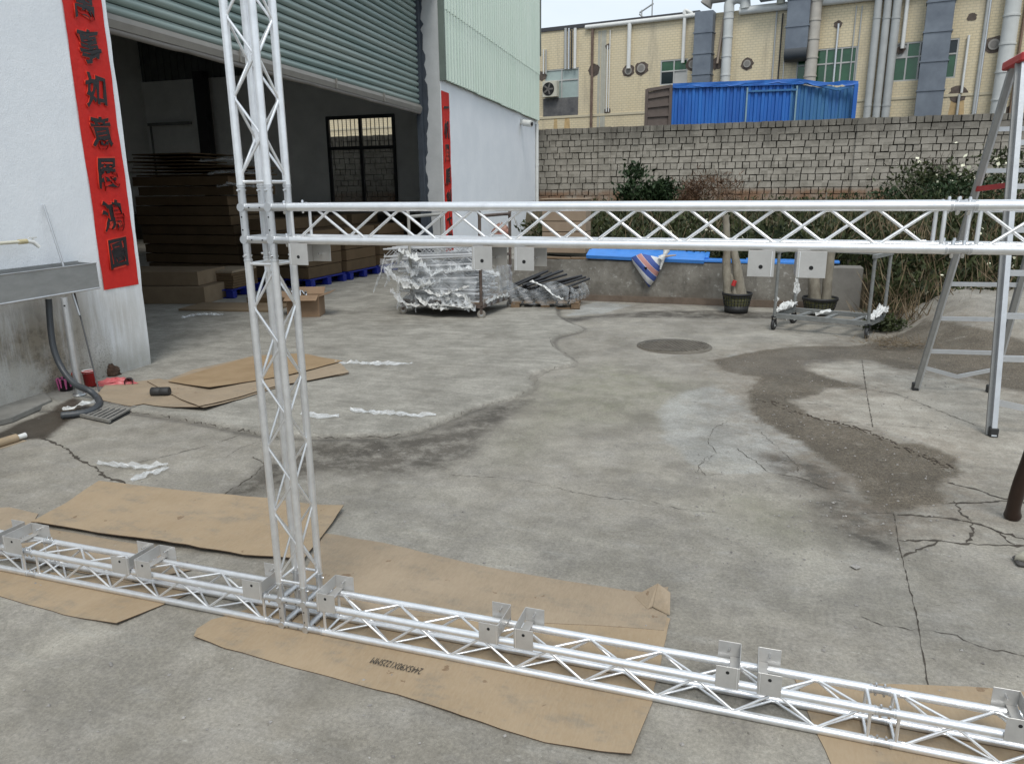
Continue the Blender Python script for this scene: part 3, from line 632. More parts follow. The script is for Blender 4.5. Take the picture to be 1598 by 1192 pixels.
#@@CARDS
# ------------------------------------------------------------------ cardboard sheets on the floor
def sheet(name, pts, lab, m_, z=.001, th=.004, lift=None, bulge=.008, seed=0, group='flattened cardboard sheets on the ground', sub=.05):
    poly = [(G(*p).x, G(*p).y) for p in pts]
    P = []; rg = random.Random(seed)
    for i, a in enumerate(poly):
        b = poly[(i+1) % len(poly)]; L = math.dist(a, b); n = max(1, int(L/.07)); nx, ny = -(b[1]-a[1])/max(L, 1e-6), (b[0]-a[0])/max(L, 1e-6)
        for k in range(n):
            j = 0 if k == 0 else rg.gauss(0, .0022)
            P.append((a[0]+(b[0]-a[0])*k/n+nx*j, a[1]+(b[1]-a[1])*k/n+ny*j))
    bm = bmesh.new(); vs = [bm.verts.new((x, y, 0)) for x, y in P]
    f = bm.faces.new(vs); bmesh.ops.triangulate(bm, faces=[f])
    bmesh.ops.subdivide_edges(bm, edges=list(bm.edges), cuts=1)
    xs_ = [p[0] for p in P]; ys_ = [p[1] for p in P]
    nxs = int((max(xs_)-min(xs_))/sub); nys = int((max(ys_)-min(ys_))/sub)
    for k in range(1, nxs):
        bmesh.ops.bisect_plane(bm, geom=list(bm.verts)+list(bm.edges)+list(bm.faces), plane_co=(min(xs_)+k*sub, 0, 0), plane_no=(1, 0, 0))
    for k in range(1, nys):
        bmesh.ops.bisect_plane(bm, geom=list(bm.verts)+list(bm.edges)+list(bm.faces), plane_co=(0, min(ys_)+k*sub, 0), plane_no=(0, 1, 0))
    co = np.array([v.co[:] for v in bm.verts]); hh = ground_h(co[:, 0], co[:, 1])
    bl_ = vnoise(co[:, 0], co[:, 1], 2.5, 50+seed, 3)+.15
    for v, h0, b_ in zip(bm.verts, hh, bl_):
        e = 0
        if lift:
            for (lx, ly, rad, amt) in lift:
                q = G(lx, ly); d = math.hypot(v.co.x-q.x, v.co.y-q.y); e += amt*max(0, 1-d/rad)**2
        v.co.z = max(0, float(h0))+z+max(0, bulge*float(b_))+e
    r = bmesh.ops.extrude_face_region(bm, geom=list(bm.faces))
    for v in [g for g in r['geom'] if isinstance(g, bmesh.types.BMVert)]: v.co.z += th
    bmesh.ops.recalc_face_normals(bm, faces=bm.faces)
    me = bpy.data.meshes.new(name); me.materials.append(m_); me.materials.append(CARD_E)
    for f in bm.faces: f.material_index = 1 if abs(f.normal.z) < .4 else 0
    bm.to_mesh(me); bm.free()
    return link(name, me, None, None, label=lab, cat='cardboard', group=group)
# under the floor beam, kept thin and flat where the truss stands on them
sheet('cardboard_sheet', [(330, 968), (308, 983), (318, 990), (303, 996), (350, 1012), (520, 1058), (620, 1085), (720, 1120), (850, 1160), (985, 1182), (1018, 1098), (1046, 966), (940, 930), (860, 950), (520, 905), (430, 935), (360, 960)],
      'long printed cardboard sheet in front, lying under the floor beam', CARD, .0, .003, [(985, 1182, .35, .012), (700, 1115, .5, .008), (303, 996, .2, .008)], .0015, 1)
sheet('cardboard_sheet', [(505, 833), (600, 848), (745, 882), (800, 893), (900, 910), (1000, 925), (1043, 920), (1042, 950), (1036, 985), (950, 978), (600, 960), (480, 930), (470, 905)],
      'cardboard sheet behind the floor beam with a folded up far corner', CARD2, .001, .003, [(1035, 925, .12, .02)], .0015, 2)
sheet('cardboard_sheet', [(50, 822), (110, 785), (155, 755), (290, 770), (420, 782), (537, 798), (510, 832), (475, 878), (380, 872), (250, 853), (100, 828)],
      'tan cardboard sheet behind the tower with a raised front edge', CARD, .012, .004, [(250, 853, .9, .02), (60, 822, .3, .012), (537, 798, .3, .02)], .01, 3)
sheet('cardboard_sheet', [(-30, 795), (15, 793), (60, 803), (48, 822), (100, 830), (245, 855), (300, 890), (200, 910), (60, 880), (-30, 870)],
      'cardboard piece partly under the tan sheet at the left edge', CARD2, .001, .003, None, .002, 4)
sheet('cardboard_sheet', [(-40, 880), (60, 890), (180, 905), (300, 925), (235, 953), (182, 977), (100, 960), (-40, 920)],
      'cardboard flap in front of the floor beam near the left edge', CARD, .0, .003, [(182, 977, .3, .012)], .001, 5)
sheet('cardboard_sheet', [(1240, 1061), (1330, 1066), (1440, 1070), (1545, 1075), (1690, 1090), (1720, 1230), (1500, 1230), (1300, 1200), (1262, 1118)],
      'cardboard sheet under the floor beam at the right corner', CARD, .0, .003, None, .0015, 6)
fl = MB(); a, b, c_, d = G(990, 932), G(1010, 952), G(1044, 962), G(1043, 920); t_ = PY(1026, 911, G(1030, 935).y)
fl.prism([a+Vector((0, 0, .004)), b+Vector((0, 0, .004)), G(1018, 950)+Vector((0, 0, .01)), t_], (0.001, .002, .003)); fl.prism([t_, G(1018, 950)+Vector((0, 0, .01)), c_+Vector((0, 0, .006)), PY(1045, 925, G(1045, 940).y)], (.003, 0, 0.003))
fl.build('cardboard_flap', CARD2, None, label='folded corner flap standing up on the far cardboard sheet', cat='cardboard')
# far cardboard by the doorway
sheet('cardboard_sheet', [(154, 622), (165, 605), (215, 600), (250, 594), (300, 612), (352, 620), (440, 600), (545, 585), (480, 592), (320, 648), (250, 640), (225, 636), (205, 640), (162, 632)],
      'stained lower cardboard beside the drain, with a black roll on it', CARD2, .004, .004, [(310, 650, .5, .03), (160, 625, .3, .02)], .012, 7)
sheet('cardboard_sheet', [(230, 600), (265, 597), (300, 580), (400, 557), (480, 555), (530, 568), (545, 584), (440, 605), (312, 648), (300, 640)],
      'wide cardboard sheet in the doorway under the smaller one', CARD2, .012, .004, [(312, 648, .5, .025)], .01, 8)
sheet('cardboard_sheet', [(263, 603), (320, 582), (390, 562), (470, 556), (535, 568), (450, 590), (328, 615)],
      'smaller cardboard sheet laid on top in the doorway', mat('cardboard_warm', (.25, .17, .09), rough=.9, col2=(.33, .235, .135), scale=4), .024, .004, [(328, 615, .5, .012)], .006, 9)
for (x, y, r_) in [(270, 631, .05), (155+90, 600, .03), (258, 603, .03), (330, 592, .035)]: pass
# printed text on the front sheet
tp = [G(662, 1046), G(584, 1028)]
dv = (tp[1]-tp[0]); L = dv.length; ux = dv.normalized(); uy = Vector((0, 0, 1)).cross(ux)
cu = bpy.data.curves.new('c', 'FONT'); cu.body = '2445X90X1225MM'; cu.size = 1; cu.offset = .0
tmp = bpy.data.objects.new('tmp', cu); COL.objects.link(tmp); me = bpy.data.meshes.new_from_object(tmp); bpy.data.objects.remove(tmp)
wd = max(v.co.x for v in me.vertices); ht = .034
for v in me.vertices:
    p = tp[0]+ux*(v.co.x/wd*L)+uy*((v.co.y)*ht/.7); v.co = (p.x, p.y, 0)
hh = ground_h(np.array([v.co.x for v in me.vertices]), np.array([v.co.y for v in me.vertices]))
for v, h0 in zip(me.vertices, hh): v.co.z = max(0, float(h0))+.0072+.001
link('printed_size', me, PRINT, bpy.data.objects['cardboard_sheet'])
# plastic film scraps ----------------------------------------------------
def film(name, pts, wd, lab, m_=None, amp=.012, seed=0, z=.004, group='clear plastic film scraps on the floor', parent=None, cat='plastic film'):
    rg = random.Random(seed); P = [G(*p) if len(p) == 2 else Vector(p) for p in pts]; C = []
    for a, b in zip(P[:-1], P[1:]):
        n = max(2, int((b-a).length/.03)); C += [a.lerp(b, i/n) for i in range(n)]
    C.append(P[-1]); m = MB(); K = 6; vs = []
    for i, p in enumerate(C):
        d = (C[min(i+1, len(C)-1)]-C[max(i-1, 0)]).normalized(); nr = Vector((-d.y, d.x, 0))
        if nr.length < .1: nr = Vector((1, 0, 0))
        tw = min(1, .35+min(i, len(C)-1-i)*.2)*(wd*(.7+.6*rg.random()))
        for k in range(K+1):
            q = p+nr*(tw*(k/K-.5))+Vector((rg.gauss(0, .004), rg.gauss(0, .004), abs(rg.gauss(0, amp))))
            if len(pts[0]) == 2: q.z += H(p.x, p.y)+z
            vs.append(q)
    m.add(vs, [(i*(K+1)+k, i*(K+1)+k+1, (i+1)*(K+1)+k+1, (i+1)*(K+1)+k) for i in range(len(C)-1) for k in range(K)])
    if parent: return m.build(name, m_ or FILM, parent)
    return m.build(name, m_ or FILM, None, label=lab, cat=cat, group=group)
film('film_scrap', [(508, 569), (545, 568), (600, 570), (644, 570)], .09, 'thin line of clear film on the doorway floor above the cardboard corner', seed=1)
film('film_scrap', [(547, 646), (600, 650), (645, 655), (680, 654)], .07, 'crumpled clear film strip nearest the raised slab edge', seed=2)
film('film_scrap', [(470, 652), (500, 656), (530, 656)], .09, 'short clear film scrap right behind the tower', seed=3)
film('film_scrap', [(152, 724), (180, 728), (215, 732), (262, 728)], .07, 'upper fold of crumpled clear film on cracked concrete at left', seed=4)
film('film_scrap', [(205, 752), (230, 742), (264, 734)], .085, 'lower fold of crumpled clear film on cracked concrete at left', seed=5)
# small debris inside the doorway
film('film_scrap', [(285, 497), (310, 492), (348, 492)], .12, 'film scrap in the doorway before the flat boards', seed=6)
# ------------------------------------------------------------------ manhole cover, drain grate
p = G(1052, 541); mc = empty('manhole_cover', p, label='round ribbed manhole cover sunk into the concrete', cat='manhole cover')
CAST = mat('cast_cover', (.09, .078, .062), rough=.85, col2=(.17, .15, .12), scale=7, bump=.3)
h0 = H(p.x, p.y); MB().lathe((p.x, p.y, h0), [(.30, .004), (.385, .006), (.385, -.02)], 48).build('ring', CAST, mc)
m = MB().lathe((p.x, p.y, h0), [(.0, .005), (.34, .005), (.34, -.02)], 48); m.build('plate', CAST, mc)
for i in range(-9, 10):
    x = i*.036; l = math.sqrt(max(0, .33**2-x*x))
    if l > .05: MB().span((p.x+x-l*.28, p.y-l*.93, h0+.008), (p.x+x+l*.28, p.y+l*.93, h0+.011), .016, .013).build('rib', CAST, mc)
MB().lathe((p.x-.08, p.y-.02, h0-.002), [(0, .02), (.02, .016), (.02, .0)], 10).build('lifting_eye', RUST, mc)
g0 = [G(118, 650), G(160, 632), G(212, 640), G(172, 662)]
dg = empty('drain_grate', G(165, 646), label='steel drain grate with slots beside the black hose', cat='drain grate')
MB().prism([q+Vector((0, 0, -.004)) for q in g0], (0, 0, .012)).build('pit', DARKHOLE, dg)
for i in range(8):
    t = (i+.5)/8; a = g0[0].lerp(g0[3], t)+Vector((0, 0, .022)); b = g0[1].lerp(g0[2], t)+Vector((0, 0, .022))
    MB().span(a, b, .022, .012).build('grate_bar', mat('grate_metal', (.2, .19, .17), rough=.7, var=.3, scale=20), dg)
for a, b in ((g0[0], g0[3]), (g0[1], g0[2])): MB().span(a+Vector((0, 0, .022)), b+Vector((0, 0, .022)), .02, .02).build('grate_frame', mat('grate_metal', (1, 1, 1)), dg)
# ------------------------------------------------------------------ wash trough and its corner
OFF = .20
def SK(x, y, off):   # sight line met with a vertical plane parallel to the wall
    d = ray(x, y); t = ((D0+DN*off-EYE).dot(DN))/(d.dot(DN)); P = EYE+d*t; return (P-D0).dot(DD), P.z
sr, zt1 = SK(150, 411, OFF); _, zb1 = SK(152, 446, OFF)
tr = empty('wash_trough', DP(sr-.8, 0, OFF/2), label='grey stainless wash trough on a single steel leg against the white wall', cat='sink')
m = MB(); zb1 = zt1-.20; t = .006; s0 = sr-2.2
m.prism([DP(s0, zb1, OFF), DP(sr, zb1, OFF), DP(sr, zt1, OFF), DP(s0, zt1, OFF)], -DN*t); m.build('front_panel', STEEL, tr)
MB().prism([DP(sr-t, zb1, OFF-t-.001), DP(sr-t, zb1, .03), DP(sr-t, zt1+.01, .03), DP(sr-t, zt1, OFF-t-.001)], DD*t*.9).build('end_panel', STEEL, tr)
MB().prism([DP(s0, zb1, .03), DP(sr-.01, zb1, .03), DP(sr-.01, zb1, OFF-.01), DP(s0, zb1, OFF-.01)], (0, 0, .006)).build('basin_floor', STEEL, tr)
MB().prism([DP(s0, zb1+.05, .03), DP(sr-.01, zb1+.05, .03), DP(sr-.01, zt1+.02, .03), DP(s0, zt1+.02, .03)], DN*.004).build('back_panel', STEEL, tr)
MB().tube([DP(s0, zb1-.004, OFF), DP(sr, zb1-.004, OFF)], .008, 8).build('lower_rim', ALU_D, tr)
MB().tube([DP(s0, zt1+.002, OFF), DP(sr, zt1+.002, OFF)], .006, 8).build('upper_rim', STEEL, tr)
lp = G(125, 622); ls = (lp-D0).dot(DD); lo = (lp-D0).dot(DN)
MB().tube([(lp.x, lp.y, .03), (lp.x, lp.y, zb1-.02)], .026, 16).build('leg', ALU_D, tr)
q = EYE+ray(110, 475)*((lp-EYE).dot(DN)/ray(110, 475).dot(DN))
MB().lathe((lp.x, lp.y, .03), [(0, .012), (.05, .012), (.05, 0)], 16).build('foot_plate', STEEL, tr)
MB().tube([Vector((lp.x, lp.y, q.z))+Vector((.018, -.0225, 0)), Vector((lp.x, lp.y, q.z))+Vector((.016, -.020, 0))], .007, 8).build('leg_hole', DARKHOLE, tr)
# drain hose
hp = [DP(*SK(73, 452, .12), .12), DP(*SK(76, 470, .12), .12)]
hose = hp+[DP(*SK(x, y, o), o) for x, y, o in [(78, 500, .12), (83, 540, .14), (95, 572, .20), (115, 598, .33)]]+[G(140, 610, .10), G(152, 622, .04), G(154, 632, .035), G(140, 642, .03), G(118, 646, .03), G(96, 648, .03)]
def smooth(P, n=4):
    P = [Vector(p) for p in P]; o = []
    for i in range(len(P)-1):
        p0, p1, p2, p3 = P[max(i-1, 0)], P[i], P[i+1], P[min(i+2, len(P)-1)]
        for k in range(n):
            t = k/n; o.append(.5*((2*p1)+(-p0+p2)*t+(2*p0-5*p1+4*p2-p3)*t*t+(-p0+3*p1-3*p2+p3)*t**3))
    o.append(P[-1]); return o
hs = smooth(hose, 6); nr_ = len(hs)
ho = MB().tube(hs, [.024 if i < nr_*.62 else .025+.004*(i % 2) for i in range(nr_)], 12).build('drain_hose', mat('hose_grey', (.045, .05, .055), rough=.45, var=.2), None, label='dark grey drain hose running from the trough to the floor grate', cat='hose')
MB().tube([hp[0]+Vector((0, 0, .0)), hs[5]], .028, 12).build('white_pipe_end', WHITEP, ho)
film('tape_wrap', [(150, 640), (130, 643), (100, 646)], .05, '', FILM_W, .012, 11, parent=ho, z=.03)
# tap
tz = DP(*SK(0, 379, .12), .12); t2 = DP(*SK(38, 377, .12), .12); t3 = DP(*SK(52, 378, .12), .12); t4 = DP(*SK(62, 386, .14), .14)
tp_ = empty('water_tap', t2, label='cream plastic pipe and tap above the wash trough', cat='tap')
MB().tube([tz-DD*1.2, t2], .013, 10).build('pipe', mat('cream_pvc', (.6, .57, .46), rough=.45), tp_)
MB().tube([t2-DD*.05, t2+DD*.02], .019, 10).build('union', mat('cream_yellow', (.5, .43, .25), rough=.5), tp_); MB().tube([t2+DD*.015, t3, t4], [.014, .017, .014], 10).build('spout', WHITEP, tp_)
MB().tube([t3, t3+Vector((0, 0, .03))], .008, 8).build('stem', WHITEP, tp_); MB().span(t3+Vector((0, 0, .033))-DD*.03, t3+Vector((0, 0, .033))+DD*.035, .014, .01).build('handle', WHITEP, tp_)
# sticks
a = DP(*SK(68, 320, .02), .02); b = DP(*SK(98, 412, .10), .10); MB().tube([a, b+(b-a)*.9], .009, 8).build('broom_stick', ALU_D, None, label='thin grey stick leaning on the wall behind the trough', cat='stick')
a = DP(*SK(112, 440, .06), .06); b = G(155, 612, .02); MB().tube([a, b], .0065, 8).build('mop_rod', mat('dark_rod', (.09, .09, .09), rough=.5), None, label='thin dark rod slanting from the trough to the red bag', cat='stick')
# concrete slabs by the wall
CONC = mat('old_concrete', (.15, .145, .13), rough=.9, col2=(.25, .24, .215), scale=5, bump=.4, bscale=30)
def slab(name, pts, h_, lab, bz=.0):
    poly = [G(*p) for p in pts]; poly = [Vector((q.x, q.y, bz)) for q in poly]
    return MB().prism(poly, (0, 0, h_)).build(name, CONC, None, bev=.008, label=lab, cat='concrete slab')
slab('concrete_slab', [(-60, 625), (10, 622), (70, 618), (82, 632), (20, 660), (-60, 680)], .05, 'broken concrete slab at the wall foot left of the paint bucket')
slab('concrete_slab', [(50, 610), (110, 597), (150, 612), (95, 632), (72, 625)], .035, 'thin concrete slab under the paint bucket and trough leg')
# paint bucket
def bucket(name, px_, r0, r1, h_, lab, m1, m2, dark=True, cat='bucket'):
    p = G(*px_); z = .035
    pn = (p-D0).dot(DN)
    if pn < r1+.03: p = p+DN*(r1+.03-pn)
    o = empty(name, (p.x, p.y, z), label=lab, cat=cat)
    MB().lathe((p.x, p.y, z), [(0, 0), (r0, 0), (r1, h_), (r1+.004, h_), (r1+.004, h_-.012), (r1-.004, h_-.004), (r0-.004, .01), (0, .01)], 20).build('tub', m1, o)
    if m2: 
        m = MB(); rr = .003
        for k in range(9):
            t = k*.7; hh_ = h_*random.uniform(.4, .95); r_ = r0+(r1-r0)*.6+rr
            m.tube([(p.x+math.cos(t)*(r1+rr), p.y+math.sin(t)*(r1+rr), z+h_), (p.x+math.cos(t)*(r1+(r0-r1)*hh_/h_+rr), p.y+math.sin(t)*(r1+(r0-r1)*hh_/h_+rr), z+h_-hh_)], [.012, .005], 6)
        m.build('paint_drips', m2, o)
    return o, p
bk, p = bucket('paint_bucket', (83, 614), .047, .054, .105, 'small black bucket dripping with pink paint by the wall', mat('bucket_black', (.02, .016, .02), rough=.35), mat('pink_paint', (.42, .09, .22), rough=.5))
MB().tube([(p.x+.01, p.y, .07), (p.x+.07, p.y+.02, .17)], [.008, .01], 8).build('brush_handle', WOOD, bk); MB().tube([(p.x+.07, p.y+.02, .168), (p.x+.08, p.y+.022, .19)], .012, 8).build('brush_tip', RED, bk)
bk, p = bucket('red_cup', (142, 608), .040, .048, .13, 'red tin cup with a white rim near the trough leg', RED, None, cat='cup')
MB().lathe((p.x, p.y, .035), [(.049, .115), (.051, .115), (.051, .133), (.045, .133), (.045, .115)], 18).build('white_rim', WHITEP, bk)
def heap(name, px_, rx, ry, h_, m_, lab, cat, seed=0, n=14, rot=0.):
    rg = np.random.default_rng(seed); p = G(*px_); m = MB(); vs = []; K = 18
    for i in range(n+1):
        f = i/n; 
        for k in range(K):
            t = 2*math.pi*k/K; r = math.cos(f*math.pi/2)**.7 if i < n else .02
            rr = r*(1+.18*math.sin(3*t+seed)+.12*rg.normal()*.8)
            x = rx*rr*math.cos(t); y = ry*rr*math.sin(t); c_, s_ = math.cos(rot), math.sin(rot)
            vs.append(Vector((p.x+x*c_-y*s_, p.y+x*s_+y*c_, .01+h_*math.sin(f*math.pi/2)*(1+.12*rg.normal()))))
    m.add(vs, [(i*K+k, i*K+(k+1) % K, (i+1)*K+(k+1) % K, (i+1)*K+k) for i in range(n) for k in range(K)], True)
    return m.build(name, m_, None, label=lab, cat=cat)
heap('red_bag', (182, 604), .15, .06, .065, mat('red_bag', (.50, .07, .08), rough=.45, col2=(.6, .2, .2), scale=20, bump=.6, bscale=25), 'crumpled pinkish red plastic bag lying by the wall', 'bag', 3, rot=.5)
heap('brush_head', (172, 588), .09, .05, .10, mat('brown_bristle', (.07, .04, .025), rough=.9, var=.4, scale=60, bump=.6), 'brown triangular broom head beside the red bag', 'broom head', 5, rot=.4)
p = G(207, 603); tn = MB().lathe((0, 0, 0), [(0, 0), (.035, 0), (.035, .07), (.032, .07), (.032, .006)], 16).build('red_tin', mat('dark_tin', (.03, .02, .02), rough=.4), None, label='small dark tin lying on its side with a red inside', cat='tin')
tn.location = (p.x-.03, p.y, .045); tn.rotation_euler = (R(85), 0, R(40))
MB().lathe((0, 0, 0), [(0, .008), (.031, .008)], 16).build('red_base', RED, tn).matrix_parent_inverse = Matrix()
p = G(252, 622); rl = empty('black_roll', (p.x, p.y, .045), label='short black rubber roll lying on the cardboard', cat='roll')
d = Vector((.95, .35, 0)).normalized(); c_ = Vector((p.x, p.y, .058))
MB().tube([c_-d*.072, c_-d*.068, c_-d*.005, c_, c_+d*.005, c_+d*.068, c_+d*.072], [.034, .038, .038, .035, .038, .038, .034], 20).build('roll', RUB, rl)
p = G(12, 686); rr_ = empty('kraft_roll', p, label='brown kraft roll with a white core at the left edge', cat='paper roll')
a = G(-30, 700, .03); b = G(26, 683, .03); MB().tube([a, b], .028, 14).build('kraft_paper', CARD, rr_); dd_ = (b-a).normalized(); MB().tube([b, b+dd_*.06], [.017, .019], 12).build('core', WHITEP, rr_)
MB().box(a.lerp(b, .6)+Vector((0, -.02, -.027)), (.3, .08, .004), Matrix.Rotation(math.atan2(dd_.y, dd_.x), 3, 'Z')).build('card_under', CARD2, rr_)
#@@INSIDE
# ------------------------------------------------------------------ stored goods inside the workshop
def carton(x0, x1, y0, y1, z0, z1, m_, lab, group=None, rz=0., cat='carton', name='carton', bev=.004):
    c = Vector(((x0+x1)/2, (y0+y1)/2, z0)); o = MB().box((0, 0, (z1-z0)/2), (x1-x0, y1-y0, z1-z0)).build(name, m_, None, bev=bev, label=lab, cat=cat, group=group)
    o.location = c; o.rotation_euler.z = rz; return o
BOXM = mat('carton_mid', (.17, .125, .08), rough=.9, col2=(.23, .175, .115), scale=3, bump=.1, spec=.15)
GS = 'flat cartons in the tall stack'
ords = ['lowest', 'second', 'third', 'fourth', 'fifth', 'sixth', 'seventh', 'eighth', 'ninth', 'tenth', 'eleventh', 'twelfth']
z = .02
for i in range(11):
    h_ = .17; xo = random.uniform(-.05, .05)
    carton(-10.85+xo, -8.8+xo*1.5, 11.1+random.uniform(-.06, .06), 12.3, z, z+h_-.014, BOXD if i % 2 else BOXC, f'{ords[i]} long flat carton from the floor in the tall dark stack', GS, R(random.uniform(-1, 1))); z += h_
for i in range(7):
    h_ = .03; xo = random.uniform(-.12, .12)
    carton(-10.9+xo, -9.6+xo+(.9 if i < 3 else .0), 11.05, 12.2, z, z+h_-.008, BOXC, f'thin flattened carton, {ords[i]} upward of the loose ones on the tall stack', 'flattened cartons on top of the stack', R(random.uniform(-3, 3)), bev=.002); z += h_+.03
for i in range(3):
    film('shiny_film', [(-9.3+.15*i, 11.0, 2.1-.22*i), (-8.7, 10.98, 2.12-.2*i), (-8.0, 11.0, 2.08-.22*i)], .12, f'shiny film edge on the tall carton stack, {ords[i]} from the top', FILM_D, .03, 20+i, group=None)
# lower stack behind the tower, standing on the row of blue pallets
for i in range(5):
    for j in range(3):
        for q_ in range(2):
            y0 = 10.95+1.25*j; x0 = -8.45+.02*j+.6*q_
            if q_ == 1 and i > 3: continue
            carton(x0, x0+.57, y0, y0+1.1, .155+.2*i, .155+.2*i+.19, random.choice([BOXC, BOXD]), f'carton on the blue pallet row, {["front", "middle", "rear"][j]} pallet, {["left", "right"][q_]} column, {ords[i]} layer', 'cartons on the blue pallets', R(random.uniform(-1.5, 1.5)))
def pallet(loc, w_, d_, h_, rz, m_, lab, group, nb=7):
    o = empty('pallet', loc, rz, label=lab, cat='pallet', group=group); O = Matrix.Translation(loc) @ Matrix.Rotation(rz, 4, 'Z')
    def pc(nm, c, dd): 
        q = MB().box((0, 0, 0), dd).build(nm, m_, None, bev=.004); q.parent = o; q.location = c
    for i in range(nb): pc('deck_board', (0-w_/2+w_*(i+.5)/nb, 0, h_-.012), (w_/nb*.8, d_, .022))
    for i in range(3):
        for j in range(3): pc('block', ((-w_/2+.06)+(w_-.12)*i/2, (-d_/2+.06)+(d_-.12)*j/2, h_/2-.008), (.12, .12, h_-.036))
    for j in range(3): pc('skid', (0, (-d_/2+.06)+(d_-.12)*j/2, .0085), (w_, .1, .016))
    return o
GP = 'blue plastic pallets on the workshop floor'
pallet((-8.35, 9.95, 0), 1.1, 1.0, .14, R(10), BLUEP, 'blue plastic pallet carrying green wrapped boards, nearest the white wall', GP)
pallet((-7.86, 11.5, 0), 1.3, 1.15, .15, 0, BLUEP, 'blue plastic pallet under cartons, front one of the row behind the tower', GP); pallet((-7.84, 12.75, 0), 1.3, 1.15, .15, 0, BLUEP, 'blue plastic pallet under cartons, middle of the row inside', GP)
pallet((-7.82, 14.0, 0), 1.3, 1.15, .15, 0, BLUEP, 'blue plastic pallet under cartons, rear one of the row inside', GP)
GRN = mat('green_wrap', (.05, .09, .06), rough=.35, var=.3, scale=30, bump=.3)
for i in range(2): carton(-8.88, -8.36, 9.55, 10.3, .145+.055*i, .195+.055*i, GRN, f'green wrapped board pack on the blue pallet, {ords[i]} from below', 'green board packs', R(8), 'board', 'board_pack')
for i in range(3): carton(-8.9+.02*i, -8.36, 9.55, 10.3, .26+.03*i, .283+.03*i, BOXC, f'brown board on the green packs, {ords[i]} from below', 'brown boards over the green packs', R(9+2*i), 'board', 'board', .002)
for i in range(7): carton(-8.33, -7.82, 9.6, 10.35, .145+.04*i, .18+.04*i, CARD2 if i == 6 else BOXC, f'stacked brown board right of the green packs, {ords[i]} from below', 'stack of brown boards', R(8+random.uniform(-2, 2)), 'board', 'board', .002)

carton(-9.6, -7.85, 8.75, 9.7, .0, .25, BOXM, 'lower thick carton beside the white wall edge', 'two thick cartons by the doorway', R(14)); carton(-9.5, -8.0, 8.9, 9.75, .255, .46, BOXM, 'upper thick carton beside the white wall edge', 'two thick cartons by the doorway', R(12))
carton(-7.75, -6.35, 8.45, 9.1, .0, .03, BOXM, 'flat brown board lying on the doorway floor', None, R(10), 'board', 'board', .002)
carton(-7.2, -6.3, 9.2, 9.7, .0, .10, BOXC, 'low brown bundle behind the tower on the floor', None, R(6), 'board', 'board_bundle')
# open cardboard box with clamps in it
p = G(470, 505); p = Vector((-5.72, 8.5, 0)); ob = empty('open_box', p, R(20), label='open cardboard box with flaps out, holding metal clamps, behind the tower', cat='box')
CRD3 = mat('open_box_card', (.21, .135, .08), rough=.9, col2=(.27, .18, .11), scale=5)
bw, bd, bh = .42, .34, .26
for c, d_, rot in [((0, -bd/2, bh/2), (bw, .006, bh), 0), ((0, bd/2, bh/2), (bw, .006, bh), 0), ((-bw/2, 0, bh/2), (.006, bd-.008, bh), 0), ((bw/2, 0, bh/2), (.006, bd-.008, bh), 0)]:
    q = MB().box((0, 0, 0), d_).build('side', CRD3, None); q.parent = ob; q.location = c
for c, d_, rx_, ry_ in [((0, -bd/2-.07, bh+.0), (bw, .15, .005), R(20), 0), ((0, bd/2+.06, bh+.04), (bw, .14, .005), R(35), 0), ((bw/2+.08, 0, bh+.03), (.17, bd, .005), 0, R(-18)), ((-bw/2-.07, 0, bh+.02), (.16, bd, .005), 0, R(20))]:
    q = MB().box((0, 0, 0), d_).build('flap', CRD3, None); q.parent = ob; q.location = c; q.rotation_euler = (rx_, ry_, 0)
for k in range(6):
    c_ = p+Vector((random.uniform(-.14, .14), random.uniform(-.1, .1), .22)); MB().tube([c_, c_+Vector((random.uniform(-.06, .06), random.uniform(-.05, .05), .10))], [.02, .014], 8).build('clamp', CHROME, None, label='shiny metal clamp among others sticking out of the open box', cat='clamp', group='metal clamps in the open box')
# ------------------------------------------------------------------ trolley with wrapped spare trusses
def caster(parent, c, r=.055, rz=.3, wm=RUB, px='caster'):
    d = Vector((math.cos(rz), math.sin(rz), 0)); c = Vector(c); n = Vector((-d.y, d.x, 0))
    cs = MB(); cs.box(c+Vector((0, 0, r*1.15+.02)), (.07, .06, .008)); 
    for s_ in (-1, 1): cs.span(c+n*.022*s_+Vector((0, 0, r*1.15+.02)), c+n*.022*s_+Vector((0, 0, 0)), .035, .004, n)
    o = cs.build('caster', RUST if wm is not RUB else BLKM, parent)
    m = MB(); m.tube([c-n*.016, c-n*.012, c+n*.012, c+n*.016], [r*.9, r, r, r*.9], 20); m.build('wheel', wm, o); MB().tube([c-n*.0175, c+n*.0175], r*.45, 12).build('hub', GREYP, o)
A_, B_ = Vector((-4.5, 8.93, 0)), Vector((-3.36, 8.86, 0)); C_, D_ = Vector((-3.28, 9.80, 0)), Vector((-4.45, 9.86, 0))
tl = empty('loaded_trolley', (A_+C_)/2, label='rusty wheeled trolley piled with film wrapped truss pieces near the doorway', cat='trolley')
zf = .16
m = MB(); 
for a, b in ((A_, B_), (B_, C_), (C_, D_), (D_, A_)): MB().span(a+Vector((0, 0, zf)), b+Vector((0, 0, zf)), .05, .05).build('deck_rail', RUST, tl)
MB().prism([q+Vector((0, 0, zf+.026)) for q in (A_, B_, C_, D_)], (0, 0, .012)).build('deck', WOOD, tl)
for q in (A_, B_, C_, D_): caster(tl, q+Vector((0, 0, .055)), .055, .3, mat('old_wheel', (.22, .2, .17), rough=.7))
